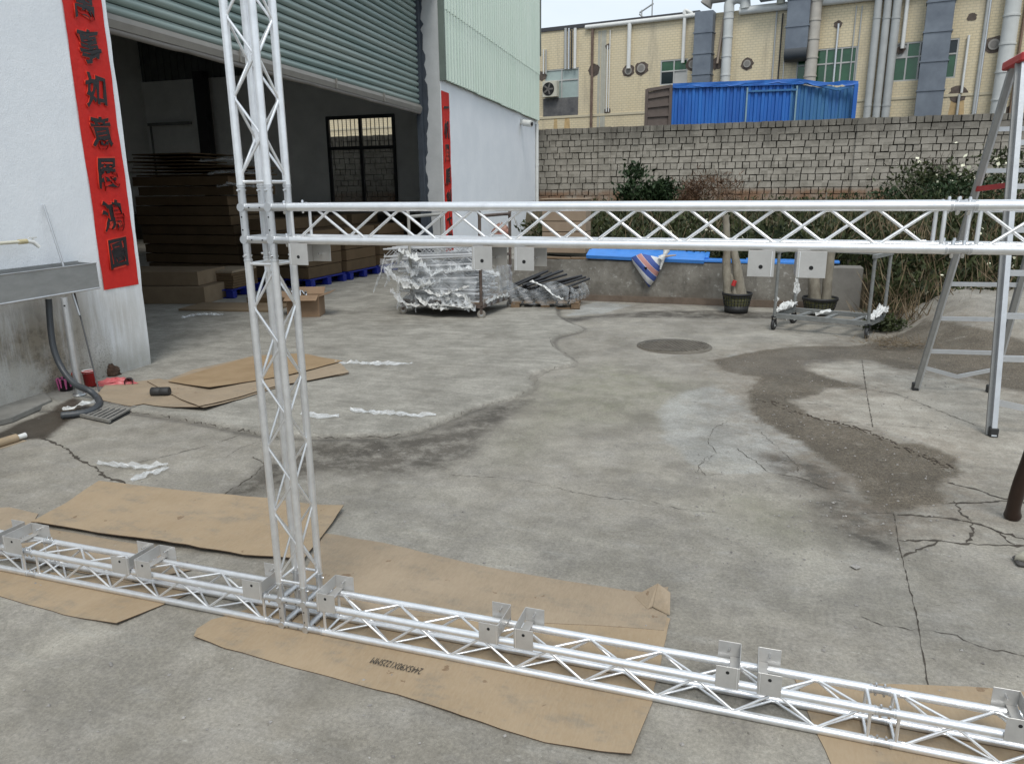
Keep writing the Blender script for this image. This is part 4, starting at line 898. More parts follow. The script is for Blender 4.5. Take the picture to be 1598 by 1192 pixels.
def hoop(a, b, h_, m_, r=.02, mid=True):
    MB().tube(smooth([a+Vector((0, 0, zf)), a+Vector((0, 0, h_-.02)), a.lerp(b, .06)+Vector((0, 0, h_)), b.lerp(a, .06)+Vector((0, 0, h_)), b+Vector((0, 0, h_-.02)), b+Vector((0, 0, zf))], 5), r, 10).build('handle_frame', m_, tl)
hB = B_; hC = C_
hz1 = PY(756, 347, 8.9).z
hoop(B_, C_, 1.28, RUST); hoop(A_.lerp(B_, .12), D_.lerp(C_, .12), 1.27, mat('pale_painted_steel', (.33, .32, .29), rough=.7))
MB().span(B_+Vector((0, 0, .75)), C_+Vector((0, 0, .75)), .02, .03).build('cross_rail', RUST, tl)
SPA = mat('spare_aluminium', (.62, .63, .64), rough=.4, metal=.35, var=.12, scale=14, bump=.05)
def spare(o, d, L, s_, lab, m_=SPA, grp='spare truss pieces on the trolley'):
    o = Vector(o); d = Vector(d).normalized(); n = Vector((-d.y, d.x, 0)).normalized(); u = d.cross(n)*-1
    if u.z < 0: u = -u
    rt = empty('spare_truss', o, label=lab, cat='truss', group=grp)
    for a in (0, 1):
        for b in (0, 1): MB().tube([o+n*a*s_+u*b*s_, o+n*a*s_+u*b*s_+d*L], .012, 8).build('chord', m_, rt)
    k = int(L/.12); m = MB()
    for f in range(2): m.tube([o+n*f*s_+d*(L*i/k)+u*(s_ if i % 2 else 0) for i in range(k+1)], .005, 5)
    for f in range(2): m.tube([o+u*f*s_+d*(L*i/k)+n*(s_ if i % 2 else 0) for i in range(k+1)], .005, 5)
    m.build('brace', m_, rt)
dw_ = (B_-A_).normalized()
lays = [(.20, 0, 5, .0), (.33, 1, 5, .04), (.46, 0, 4, .10), (.60, 2, 4, .16), (.74, 2, 3, .12)]
nn = 0
for z, off, cnt, tilt in lays:
    for j in range(cnt):
        o = A_+Vector((-.03-.28*(z > .5)+.05*random.uniform(-1, 1), .05+.16*j+off*.03, z)); L = 1.12 if z < .5 else 1.3
        nn += 1
        spare(o, dw_+Vector((0, 0, tilt*.4+.02*(j % 2))), L, .1, f'silver spare truss on the trolley, {["lowest", "second", "third", "fourth", "top"][[l[0] for l in lays].index(z)]} layer, {ords[j]} from the front')
def drape(name, P0, P1, z0, z1, dep, lab, seed, m_=FILM_D, sag=.1, n=40, K=14, rough_=.02, parent=None):
    rg = np.random.default_rng(seed); m = MB(); vs = []
    P0 = Vector(P0); P1 = Vector(P1); nr = Vector((P1.y-P0.y, P0.x-P1.x, 0)).normalized()
    for i in range(n+1):
        t = i/n
        for k in range(K+1):
            f = k/K; z = z0+(z1-z0)*f+sag*math.sin(t*9+seed)*f*.5*(z1-z0)
            b_ = dep*math.sin(f*math.pi)*.6+rough_*math.sin(t*31+f*5+seed)+rg.normal()*rough_*.5
            vs.append(P0.lerp(P1, t)+nr*b_+Vector((0, 0, z)))
    m.add(vs, [(i*(K+1)+k, i*(K+1)+k+1, (i+1)*(K+1)+k+1, (i+1)*(K+1)+k) for i in range(n) for k in range(K)], True)
    if parent: return m.build(name, m_, parent)
    return m.build(name, m_, None, label=lab, cat='plastic film')
drape('wrap_film', A_+Vector((-.05, -.02, 0)), B_+Vector((-.05, -.03, 0)), .10, .50, .09, 'torn clear wrap hanging over the lower trusses on the loaded trolley front', 1, FILM_D)
drape('wrap_film', B_+Vector((.02, -.02, 0)), C_+Vector((.02, 0, 0)), .14, .62, .05, 'clear wrap over the truss ends on the right side of the loaded trolley', 2, FILM_D)
drape('wrap_film', A_+Vector((-.35, .1, 0)), A_+Vector((.9, -.0, 0)), .45, .72, .06, 'clear wrap round the upper trusses on the loaded trolley', 3, FILM_D)
for k, (a, b) in enumerate([((-4.75, 8.95, .75), (-4.92, 8.9, .27)), ((-4.62, 8.92, .7), (-4.74, 8.88, .34)), ((-4.5, 8.88, .45), (-4.55, 8.84, .06)), ((-4.3, 8.86, .3), (-4.28, 8.84, .03)), ((-4.8, 9.0, .6), (-4.68, 8.92, .42))]):
    film('hanging_film', [a, tuple((Vector(a)+Vector(b))/2+Vector((.03, -.02, 0))), b], .16 if k < 3 else .1, f'torn film tail hanging at the left end of the loaded trolley, {ords[k]} of five', FILM, .02, 40+k, group='film tails on the loaded trolley')
rgf = random.Random(8)
for k in range(12):
    x0 = rgf.uniform(-4.7, -3.8); z0_ = rgf.uniform(.18, .75); L_ = rgf.uniform(.3, .75); P_ = [(x0+L_*i/4, 8.80+.04*rgf.random(), max(.08, z0_+rgf.uniform(-.09, .09)-.05*i*(k % 2))) for i in range(5)]
    film('crumpled_wrap', P_, rgf.uniform(.10, .22), f'crumpled clear wrap strip over the loaded trolley front, {(ords)[k]} of twelve from the back of the roll', FILM if k % 3 else FILM_W, .035, 90+k, group='crumpled wrap strips on the loaded trolley').__setitem__('label', 'crumpled clear wrap strip clinging to the front of the loaded trolley')
film('white_wrap_band', [(-4.5, 8.84, .30), (-4.3, 8.82, .42), (-4.2, 8.8, .36), (-3.9, 8.8, .26), (-3.5, 8.8, .40)], .07, 'twisted white wrap band across the front of the loaded trolley', FILM_W, .02, 51, group=None)
film('white_wrap_band', [(-4.45, 8.84, .14), (-4.2, 8.82, .12), (-4.0, 8.8, .15), (-3.45, 8.8, .13)], .07, 'white wrap scraps along the bottom rail of the loaded trolley', FILM_W, .02, 52, group=None)
film('white_wrap_band', [(-3.33, 8.95, .17), (-3.3, 9.3, .2), (-3.27, 9.7, .16)], .06, 'white wrap scraps on the right rail of the loaded trolley', FILM_W, .025, 53, group=None)
# ------------------------------------------------------------------ pallet with black tubes
pl = pallet((-2.85, 10.15, 0), .95, .75, .10, R(12), WOOD, 'old wooden pallet carrying black tubes by the low wall', None, 6)
for k in range(14):
    a = Vector((-3.25+.055*k, 9.95, .30+.035*math.sin(k*1.3)+.05*math.sin(k/14*3.1))); d = Vector((.30, .35, .10+.06*math.sin(k*.5)))
    MB().tube([a-d*.55, a+d*.9], .017, 8).build('black_tube', BLKM, None, label=f'black metal tube in the wrapped bundle, {(ords+["thirteenth","last"])[k]} from the left', cat='tube', group='black tubes on the wooden pallet')
for k in range(16):
    a = Vector((-3.3+.052*k, 9.78+.01*k, .13+.05*(k % 3))); d = Vector((.12, .6, .0)); MB().tube([a, a+d], .018, 6).build('black_bar', BLKM, None, label='short black bar lying low among others in the wrapped bundle', cat='bar', group='short black bars on the wooden pallet')
drape('bundle_film', (-3.42, 9.72, 0), (-2.42, 9.72, 0), .07, .33, .05, 'loose clear film over the front of the black tube bundle', 7, FILM_D, .5)
drape('bundle_film', (-2.42, 9.72, 0), (-2.35, 10.5, 0), .09, .30, .05, 'loose clear film over the right side of the black tube bundle', 8, FILM_D, .4)
film('film_ridge', [(-2.95, 9.66, .38), (-2.75, 9.64, .33), (-2.62, 9.62, .22), (-2.48, 9.64, .16)], .06, 'bright white ridge of torn film across the black tube bundle', FILM_W, .015, 61, group=None)
#@@YARDBACK
# ------------------------------------------------------------------ low concrete wall
def lowwall_mat():
    t = NT('low_wall_concrete', .92); n1 = t.noise(2.2, 7, .7); n2 = t.noise(12, 6, .7); st = t.noise(7, 5, .6, (1, 1, .2)); z = t.axis(2)
    c = t.mix(t.ramp(n1, .33, .66), (.12, .108, .09), (.235, .22, .19)); c = t.mix(t.math('MULTIPLY', t.ramp(st, .55, .7), .5), c, (.05, .045, .038))
    c = t.mix(t.math('MULTIPLY', t.ramp(n2, .55, .64), t.ramp(n1, .4, .6)), c, (.38, .37, .34)); c = t.mix(t.math('MULTIPLY', t.ramp(z, .16, .02), .6), c, (.13, .09, .06))
    t.bump(n2, .5, .015); return t.done(c)
LW = lowwall_mat()
lw = empty('low_wall', (-1, 10.85, 0), label='low stained concrete retaining wall along the back of the yard', cat='wall')
m = MB(); n = 60; prof = []
for i in range(n+1): prof.append((-5.2+(6.08)*i/n, .585+random.gauss(0, .004)))
m.prism([(x, 10.75, z) for x, z in prof]+[(prof[-1][0], 10.75, -.1), (prof[0][0], 10.75, -.1)], (0, .25, 0)); m.build('wall_body', LW, lw)
m = MB().prism([(-5.2, 10.73, .0), (.9, 10.73, .0), (.9, 10.73, .10), (-5.2, 10.73, .07)], (0, .02, 0)); m.build('footing', mat('muddy_concrete', (.10, .075, .055), rough=.95, col2=(.17, .13, .10), scale=5, bump=.4), lw)
MB().box((1.06, 10.86, .27), (.44, .28, .60)).build('end_block', mat('end_block_concrete', (.15, .14, .125), rough=.9, col2=(.24, .23, .205), scale=3, bump=.3), lw, bev=.012)
# blue boards lying on the wall
BB = 'blue boards lying on the low wall'
for i, (x0, x1, y_, z_, w_, tz_) in enumerate([(-2.42, -.75, 10.82, .655, .22, .0), (-2.40, -.7, 10.95, .68, .2, .0), (-1.6, .25, 10.84, .615, .2, .0), (-.8, .85, 10.86, .61, .18, .0), (-.2, 1.0, 10.95, .62, .12, .0)]):
    o = MB().box((0, 0, 0), (x1-x0, w_, .055 if i < 2 else .03)).build('blue_board', BLUET, None, bev=.004, label=['thick bright blue board at the left end of the low wall top', 'blue board lying behind the thick bright one', 'thin blue board below the striped bag knot', 'blue board behind the leaning tree trunks', 'short blue board near the trolley post'][i], cat='board', group=BB)
    o.location = ((x0+x1)/2, y_, z_); o.rotation_euler = (R(18 if i < 2 else 3), R(1.5 if i < 2 else .5), 0)
# striped woven bag hanging over the wall
t = NT('striped_woven', .7); sx = t.math('ADD', t.math('MULTIPLY', t.axis(0), .75), t.math('MULTIPLY', t.axis(2), .75)); 
fr_ = t.math('FRACT', t.math('MULTIPLY', sx, 6.6)); c = t.mix(t.math('GREATER_THAN', fr_, .5), (.62, .62, .62), (.05, .09, .30))
f3 = t.math('FRACT', t.math('MULTIPLY', sx, 3.3)); c = t.mix(t.math('MULTIPLY', t.math('GREATER_THAN', f3, .52), t.math('LESS_THAN', f3, .74)), c, (.45, .22, .2)); t.bump(t.noise(30), .4)
WOV = t.done(c)
bg = empty('striped_bag', (-1.62, 10.68, .6), label='blue white and red striped woven bag hanging over the low wall', cat='bag')
m = MB(); vs = []; pr = [(985, 402), (1000, 396), (1034, 404), (1030, 418), (1022, 436), (1012, 449), (998, 428), (988, 412)]
F = [PY(x, y, 10.66) for x, y in pr]; ce = sum(F, Vector())/len(F)
K = len(F); rings = []
for sc, yo in ((1., .06), (1.0, .03), (.85, -.02), (.5, -.05), (.1, -.06)):
    rings.append([ce+(q-ce)*sc*random.uniform(.96, 1.04)+Vector((0, yo+random.gauss(0, .006), 0)) for q in F])
for rg_ in rings: vs += rg_
m.add(vs, [(i*K+k, i*K+(k+1) % K, (i+1)*K+(k+1) % K, (i+1)*K+k) for i in range(4) for k in range(K)], True); m.build('sack', WOV, bg)
kn = PY(1037, 398, 10.62); MB().tube([kn+Vector((-.05, 0, -.05)), kn, kn+Vector((.02, .05, .06))], [.05, .022, .05], 9).build('knot', FILM_W, bg); MB().tube([kn+Vector((0, 0, -.02)), kn+Vector((.16, .0, .0))], [.02, .008], 7).build('loose_end', mat('sack_edge', (.35, .28, .22)), bg)
MB().tube([kn+Vector((-.01, 0, -.02)), kn+Vector((-.05, .0, -.2)), ], [.03, .012], 7).build('tail', FILM_W, bg)
# crate and junk behind the wall
cr_ = empty('cardboard_crate', (-3.0, 12.3, .6), label='pale brown crate of horizontal panels standing behind the low wall', cat='crate')
CRM = mat('crate_face', (.27, .20, .14), rough=.85, col2=(.34, .26, .185), scale=4)
cx0 = PY(846, 340, 12.3).x; cx1 = PY(914, 340, 12.3).x; cz1 = PY(880, 312, 12.3).z; cz0 = .55
for i in range(5):
    za = cz0+(cz1-cz0)*i/5; MB().box(((cx0+cx1)/2, 12.5, za+(cz1-cz0)/10), (cx1-cx0, .4, (cz1-cz0)/5-.012)).build('panel', CRM, cr_, bev=.005)
MB().box(((cx0+cx1)/2, 12.5, cz1+.012), (cx1-cx0+.05, .45, .02)).build('lid', CRM, cr_, bev=.004)
for k, (x, y, w_, lab) in enumerate([(-2.9, 10.87, .45, 'weathered board lying on the left end of the low wall'), (-2.55, 10.9, .3, 'short broken plank on the low wall beside the blue boards')]):
    o = MB().box((0, 0, 0), (w_, .10, .025)).build('plank', WOOD, None, bev=.003, label=lab, cat='plank'); o.location = (x, y, .605); o.rotation_euler.z = R(-4+9*k)
heap('rag_heap', (800, 436), .15, .12, .16, mat('red_rag', (.25, .07, .05), rough=.9, col2=(.42, .28, .22), scale=9, bump=.5), 'red and brown rags on the loaded trolley end', 'rags', 9).location = (0, -.6, .84)
# ------------------------------------------------------------------ potted leaning trunks
BARK = mat('bark', (.13, .11, .08), rough=.9, col2=(.27, .245, .195), scale=9, bump=.6, bscale=30, stretch=(1, 1, .5))
BASK = mat('basket', (.02, .02, .02), rough=.6); MOSSB = mat('moss_soil', (.07, .075, .03), rough=.95, col2=(.13, .12, .05), scale=20)
def pot_tree(bx, by, r, h_, trunks, lab):
    o = empty('potted_tree', (bx, by, 0), label=lab, cat='potted tree', group='bare trunks in black basket pots')
    MB().lathe((bx, by, .0), [(0, 0), (r*.78, .0), (r*.8, .03), (r*.93, h_-.02), (0, h_-.02)], 24).build('root_ball', MOSSB, o)
    m = MB(); m.lathe((bx, by, h_-.03), [(r, 0), (r*1.05, .0), (r*1.05, .035), (r, .035), (r, 0)], 28); m.lathe((bx, by, 0), [(0, 0), (r*.8, 0), (r*.86, h_*.38), (r*.84, h_*.38), (r*.78, .01)], 28)
    for k in range(26):
        t = 2*math.pi*k/26; m.tube([(bx+math.cos(t)*r*.86, by+math.sin(t)*r*.86, h_*.36), (bx+math.cos(t)*r, by+math.sin(t)*r, h_-.02)], .0045, 5)
    for f in (.5, .65, .82):
        rr = r*(.83+.19*f); m.tube([(bx+math.cos(t)*rr, by+math.sin(t)*rr, h_*f) for t in np.linspace(0, 2*math.pi, 29)], .004, 5, cap=False)
    m.build('basket_pot', BASK, o)
    for pts, rs in trunks:
        P = smooth(pts, 5); n = len(P); MB().tube([q+Vector((random.gauss(0, .002), 0, 0)) for q in P], [rs[0]+(rs[1]-rs[0])*(i/(n-1))**.6+random.gauss(0, .0015) for i in range(n)], 12).build('trunk', BARK, o)
    return o
y0 = 10.25
b0 = G(1149, 486); b0.y = 10.2; b0.x = PY(1149, 480, 10.2).x
pt = pot_tree(b0.x, 10.2, .185, .26, [([PY(1137, 462, 10.2), PY(1134, 420, 10.25), PY(1134, 380, 10.3), PY(1133, 336, 10.35)], (.075, .04)), ([PY(1156, 462, 10.2), PY(1152, 430, 10.25), PY(1146, 395, 10.3), PY(1141, 372, 10.35)], (.085, .04)), ([PY(1147, 466, 10.15), PY(1143, 440, 10.2), PY(1140, 428, 10.22)], (.04, .02))], 'two bare leaning trunks in a black basket pot against the low wall')
MB().tube([PY(1147, 438, 10.12), PY(1144, 446, 10.12)], .028, 8).build('red_label', RED, pt)
for k in range(5): MB().tube([PY(1133, 340, 10.35), PY(1133+random.uniform(-6, 8), 338-random.uniform(-12, 8), 10.35)], [.012, .005], 5).build('knot_stub', BARK, pt)
b1x = PY(1280, 470, 10.25).x
pot_tree(b1x, 10.3, .21, .22, [([PY(1272, 478, 10.25), PY(1270, 440, 10.25), PY(1268, 405, 10.3)], (.085, .07)), ([PY(1288, 478, 10.25), PY(1292, 435, 10.25), PY(1296, 400, 10.3), PY(1300, 380, 10.3)], (.065, .05))], 'thick pale trunks in a basket pot behind the empty trolley')
# ------------------------------------------------------------------ empty trolley
FL, FR, BL_, BR_ = [Vector(v) for v in ((.19, 9.02, 0), (1.14, 8.72, 0), (.42, 9.52, 0), (1.36, 9.22, 0))]
et = empty('empty_trolley', (FL+BR_)/2, label='empty grey steel trolley with two hoop handles and rags of white wrap', cat='trolley')
zf = .165
for a, b in ((FL, FR), (FR, BR_), (BR_, BL_), (BL_, FL)): MB().span(a+Vector((0, 0, zf)), b+Vector((0, 0, zf)), .045, .05).build('deck_rail', GREYST, et)
for f in (.2, .5, .8): MB().span(FL.lerp(FR, f)+Vector((0, 0, zf-.01)), BL_.lerp(BR_, f)+Vector((0, 0, zf-.01)), .05, .02).build('deck_slat', GREYST, et)
for q, rz in ((FL, 1.2), (FR, 1.25), (BL_, .9), (BR_, 1.0)): caster(et, q+Vector((0, 0, .062)), .062, rz)
for a, b, h_ in ((FL, BL_, .90), (FR, BR_, .88)):
    for q in (a, b): MB().tube([q+Vector((0, 0, zf)), q+Vector((0, 0, h_-.02))], .018, 10).build('post', GREYST, et)
    MB().span(a+(a-b)*.06+Vector((0, 0, h_)), b+(b-a)*.06+Vector((0, 0, h_)), .04, .04).build('handle_bar', GREYST, et)
MB().span(BL_+Vector((0, 0, .885)), BR_+Vector((0, 0, .875)), .03, .04).build('top_rail', GREYST, et)
for k, (a, b, w_) in enumerate([(FL+Vector((0, 0, .2)), FL+Vector((0, 0, .46)), .09), (FL+Vector((.02, .02, .2)), BL_+Vector((0, 0, .24)), .12), (BL_+Vector((0, 0, .22)), BL_+Vector((0, -.02, .52)), .08), (FL.lerp(FR, .45)+Vector((0, 0, .2)), FL.lerp(FR, .62)+Vector((0, .12, .25)), .09), (FR+Vector((0, 0, .2)), BR_+Vector((0, 0, .26)), .11), (BR_+Vector((0, 0, .2)), BR_+Vector((-.06, -.1, .07)), .06), (FL+Vector((.06, .1, .14)), FL+Vector((.14, .2, .07)), .08)]):
    film('wrap_scrap', [tuple(a), tuple((a+b)/2+Vector((.01, -.01, .01))), tuple(b)], w_*1.1, '', FILM_W, .022, 70+k, parent=et)
# ------------------------------------------------------------------ stepladder
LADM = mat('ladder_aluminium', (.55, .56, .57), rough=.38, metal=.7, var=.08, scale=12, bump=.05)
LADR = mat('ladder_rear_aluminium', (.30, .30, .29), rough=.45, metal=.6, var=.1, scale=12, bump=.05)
ld = empty('stepladder', (1.6, 6, 0), label='tall aluminium stepladder with red top cap at the right edge', cat='ladder')
f0 = G(1549, 680); f1 = PY(1597, 92, 5.90); r0_ = G(1428, 608); r1_ = PY(1580, 102, 6.05); q0 = G(1542, 614); 
wv = Vector((.545, .075, 0))
def rail(a, b, w1, w2, m_, nm='rail'):
    MB().span(a, b, w1, w2, (0, -1, 0)).build(nm, m_, ld)
g0_, g1_ = f0+wv*1.1, f1+wv*.75; s0_, s1_ = r0_+wv, r1_+wv*.72
for a, b in ((f0, f1), (g0_, g1_)):
    rail(a, b, .03, .065, LADM, 'front_rail'); u = (b-a).normalized()
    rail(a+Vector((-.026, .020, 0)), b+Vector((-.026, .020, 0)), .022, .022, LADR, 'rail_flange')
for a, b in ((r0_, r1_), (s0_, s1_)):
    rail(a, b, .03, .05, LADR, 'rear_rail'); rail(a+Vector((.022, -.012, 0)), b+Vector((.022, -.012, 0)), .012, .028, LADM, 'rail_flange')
def onl_(a, b, z): t = (z-a.z)/(b.z-a.z); return a.lerp(b, t)
for i in range(8):
    z = .50+.272*i
    if z < f1.z-.1: MB().span(onl_(f0, f1, z), onl_(g0_, g1_, z), .05, .034).build('rung', LADM, ld)
for i in range(7):
    z = .335+.272*i
    if z < r1_.z-.1: MB().span(onl_(r0_, r1_, z), onl_(s0_, s1_, z), .022, .03).build('rung', LADM, ld)
a, b = onl_(r0_, r1_, .20), onl_(s0_, s1_, .20); mdl = a.lerp(b, .5)+Vector((0, 0, -.07)); MB().span(a, mdl, .012, .03).build('v_brace', LADM, ld); MB().span(mdl, b, .012, .03).build('v_brace', LADM, ld)
a, b = onl_(f0, f1, .22), onl_(g0_, g1_, .22); mdl = a.lerp(b, .5)+Vector((0, 0, -.06)); MB().span(a, mdl, .012, .04).build('v_brace', LADM, ld); MB().span(mdl, b, .012, .04).build('v_brace', LADM, ld)
a = onl_(r0_, r1_, 1.57); b = onl_(f0, f1, 1.60); MB().span(a, b, .012, .035).build('red_spreader', RED, ld)
for q in (f0, g0_, r0_, s0_): MB().box(q+Vector((.0, 0, .028)), (.05, .06, .062)).build('rubber_foot', RUB, ld, bev=.005)
cpt = (f1+r1_)/2; MB().prism([r1_+Vector((-.05, .05, -.03)), f1+Vector((-.03, -.06, -.02)), f1+wv*.75+Vector((.04, -.06, -.02)), r1_+wv*.72+Vector((.04, .05, -.03))], (0, 0, .055)).build('top_cap', RED, ld, bev=.008)
# ------------------------------------------------------------------ person fragment at the right edge: shoe; and a dark pole end
po = MB().tube(smooth([G(1580, 806, .01), PY(1582, 790, 3.98), PY(1592, 755, 3.95), PY(1612, 700, 3.9), PY(1680, 500, 3.7)], 5), [.036, .039, .038, .034, .032, .031, .031]+[.032]*14, 14)
po.build('dark_pole', mat('dark_varnished_wood', (.02, .009, .005), rough=.4, var=.3), None, label='dark brown rounded pole end standing at the right edge', cat='pole')
p = G(1618, 882); shoe = empty('shoe', p, label='beige cloth shoe toe just inside the right edge', cat='shoe')
m = MB(); vs = []; n = 12; K = 14
for i in range(n+1):
    t = i/n; x = -.085+t*.26; hw = .048*math.sin(min(1, t*2.2+.18)*math.pi/2)*(1-.15*t); hh_ = .035+.05*min(1, t*1.5)
    if i == 0: hw *= .4; hh_ *= .6
    for k in range(K):
        a = 2*math.pi*k/K; vs.append(Vector((p.x+x, p.y+hw*math.cos(a), .012+hh_/2+hh_/2*math.sin(a))))
m.add(vs, [(i*K+k, i*K+(k+1) % K, (i+1)*K+(k+1) % K, (i+1)*K+k) for i in range(n) for k in range(K)], True); m.add(vs[:K], [tuple(range(K))]); m.build('upper', mat('beige_cloth', (.38, .36, .29), rough=.9, var=.2, scale=30, bump=.4), shoe)
MB().box((p.x+.04, p.y, .010), (.25, .085, .02)).build('sole', mat('sole', (.08, .075, .07), rough=.8), shoe, bev=.008)
#@@BACK
# ------------------------------------------------------------------ embankment behind the low wall
YW = 25.5
def bank_h(x, y):
    base = .45+(.95-.45)*sstep(11, 25, y)
    h_ = base+vnoise(x, y, .5, 77)*.25*sstep(11, 13, y)
    fr = sstep(9.55, 11.0, y+vnoise(x, y, 1, 78)*.4)*sstep(1.25, 1.6, x)   # weeds spill forward right of the wall end
    return np.where(y < 11.0, -.15+fr*(.65), h_)
def bank():
    xs = np.concatenate([np.linspace(-30, -8, 20), np.arange(-7.5, 12, .3), np.linspace(12.5, 45, 20)]); ys = np.concatenate([np.arange(9.2, 12, .15), np.linspace(12.3, 60, 60)])
    X, Y = np.meshgrid(xs, ys); x = X.ravel(); y = Y.ravel(); z = bank_h(x, y)
    hide = ((x < 1.25) & (y < 11.0)) | ((x < -4.2) & (y < 22))   # under the yard: keep it below the paving
    z = np.where(hide, -.4, z)
    # stay behind the workshop line
    nx = len(xs); me = bpy.data.meshes.new('embankment')
    fs = [(j*nx+i, j*nx+i+1, (j+1)*nx+i+1, (j+1)*nx+i) for j in range(len(ys)-1) for i in range(nx-1)]
    me.from_pydata([tuple(v) for v in np.stack([x, y, z], -1)], [], fs); me.polygons.foreach_set('use_smooth', [True]*len(fs))
    link('embankment', me, mat('soil', (.045, .038, .024), rough=.95, col2=(.09, .075, .045), scale=3, bump=.5), kind='structure')
bank()
# ------------------------------------------------------------------ weeds
def leafmat(name, c1, c2, tr=.25):
    t = NT(name, .6); g = t.noise(6, 4, .7); c = t.mix(t.ramp(g, .3, .7), c1, c2); m_ = t.done(c); t.b.inputs['Specular IOR Level'].default_value = .25
    t.b.inputs['Transmission Weight'].default_value = 0; return m_
LEAF = leafmat('weed_green', (.014, .021, .008), (.062, .075, .026)); LEAF_D = leafmat('bush_dark_green', (.012, .026, .010), (.035, .06, .022)); DRY = leafmat('dry_stems', (.09, .06, .035), (.22, .17, .10)); FLOW = mat('flower_white', (.75, .73, .55), rough=.6, var=.1, bump=0); BRIGHT = leafmat('fresh_green', (.12, .22, .03), (.2, .33, .05))
def tri_cloud(name, pts, size, m_, lab, seed=0, up=.5, kind='stuff', cat='weeds', asp=.35, quad=True):
    rg = np.random.default_rng(seed); n = len(pts); pts = np.asarray(pts, float)
    d = rg.normal(size=(n, 3)); d[:, 2] = np.abs(d[:, 2])*up+up*.3; d /= np.linalg.norm(d, axis=1)[:, None]
    e = np.cross(d, rg.normal(size=(n, 3))); e /= np.linalg.norm(e, axis=1)[:, None]
    L = size*(.5+rg.random(n))[:, None]; W = L*asp
    a = pts; b = pts+d*L*.5+e*W*.5; c = pts+d*L; f = pts+d*L*.5-e*W*.5
    V = np.stack([a, b, c, f], 1).reshape(-1, 3); q = np.arange(4*n).reshape(-1, 4)
    me = bpy.data.meshes.new(name); me.vertices.add(4*n); me.vertices.foreach_set('co', V.ravel()); me.loops.add(4*n); me.loops.foreach_set('vertex_index', q.ravel())
    me.polygons.add(n); me.polygons.foreach_set('loop_start', np.arange(0, 4*n, 4)); me.polygons.foreach_set('loop_total', np.full(n, 4)); me.update()
    return link(name, me, m_, None, label=lab, cat=cat, kind=kind)
def scatter(n, x0, x1, y0, y1, hmax, seed, clump=.9, near=False):
    rg = np.random.default_rng(seed); x = rg.uniform(x0, x1, n); y = y0+(y1-y0)*rg.random(n)**1.6; z = bank_h(x, y)
    hm = hmax*(.35+1.3*np.clip(vnoise(x, y, clump, seed)+.5, 0, 1)); return np.stack([x, y, z+rg.random(n)*hm], -1)
P = np.concatenate([scatter(60000, -4.2, 9, 11.05, 18, .5, 1), scatter(16000, -5, 11, 17, 25.0, .35, 2), scatter(26000, 1.35, 8, 9.9, 13.5, .5, 3), scatter(4000, 3.0, 9, 18, 25.3, .8, 13)])
P = P[~((P[:, 0] < -2.15) & (P[:, 1] < 12.9))]; tri_cloud('weeds', P, .10, LEAF, 'tangled green weeds covering the embankment behind the yard', 1, 1.2)
P = np.concatenate([scatter(3500, -4.2, 9, 11.05, 17, .55, 4), scatter(3800, 1.3, 7, 9.7, 12.5, .5, 5), scatter(1500, 1.2, 4.0, 9.3, 10.2, .25, 6)])
P = P[~((P[:, 0] < -2.15) & (P[:, 1] < 12.9))]; tri_cloud('dry_grass', P, .30, DRY, 'dry brown grass stalks mixed into the weeds', 2, 2.0, asp=.03, cat='grass')
P = np.concatenate([scatter(260, -2.0, 1.0, 11.3, 15, .5, 7), scatter(380, 1.6, 7, 10.0, 13, .5, 8), scatter(170, 3.5, 8, 19, 25, .9, 9)])
P[:, 2] += .05; tri_cloud('wild_flowers', P, .045, FLOW, 'small white daisies dotted through the weeds', 3, .6, asp=.95, cat='flowers')
rg = np.random.default_rng(31); P = rg.normal(size=(900, 3))*[.10, .07, .05]; c_ = G(1365, 520); P += [c_.x+.1, c_.y+.1, .10]; P[:, 2] = np.abs(P[:, 2]-.05)+.02
tri_cloud('ground_weed', P, .05, LEAF, 'low green weed clump by the trolley rear wheel', 5, .6, cat='weeds')
rg = np.random.default_rng(32); P = rg.normal(size=(500, 3))*[.18, .10, .02]; c_ = G(1400, 545); P += [c_.x, c_.y, .04]; P[:, 2] = np.abs(P[:, 2])+.01
tri_cloud('dry_litter', P, .09, DRY, 'dry straw litter at the foot of the concrete ramp', 6, .3, asp=.04, cat='litter')
def bush(name, px_, py_, Y, rx, rz_, n, size, m_, lab, seed, asp=.4, cat='bush', stems=True):
    c = PY(px_, py_, Y); rg = np.random.default_rng(seed)
    o = empty(name, (c.x, c.y, float(bank_h(np.array([c.x]), np.array([Y]))[0])), label=lab, cat=cat); zb = o.location.z
    P = []
    for k in range(9):
        cc_ = rg.normal(size=3)*[rx*.5, rx*.35, rz_*.4]; P.append(rg.normal(size=(n//9, 3))*[rx*.3, rx*.25, rz_*.25]+cc_)
    P = np.concatenate(P)+[c.x, c.y, c.z]; P[:, 2] = np.maximum(P[:, 2], zb)
    q = tri_cloud('foliage', P, size, m_, None, seed, .8, None, None, asp); q.parent = o; q.matrix_parent_inverse = parent_inv(o)
    m = MB()
    for k in range(7): m.tube([(c.x+rg.normal()*.05, c.y, zb-.05), (c.x+rg.normal()*rx*.3, c.y+rg.normal()*rx*.2, (zb+c.z)/2), (c.x+rg.normal()*rx*.6, c.y+rg.normal()*rx*.3, c.z+rz_*.5)], [.02, .014, .006], 5)
    m.build('stems', BARK, o)
bush('green_bush', 1003, 304, 19, .55, .45, 2600, .13, LEAF_D, 'dark green leafy bush against the block wall', 41)
bush('dry_bush', 1098, 296, 20, .80, .50, 2600, .16, leafmat('reddish_dry', (.07, .035, .02), (.15, .09, .05)), 'reddish brown dry bush against the block wall', 42, .10)
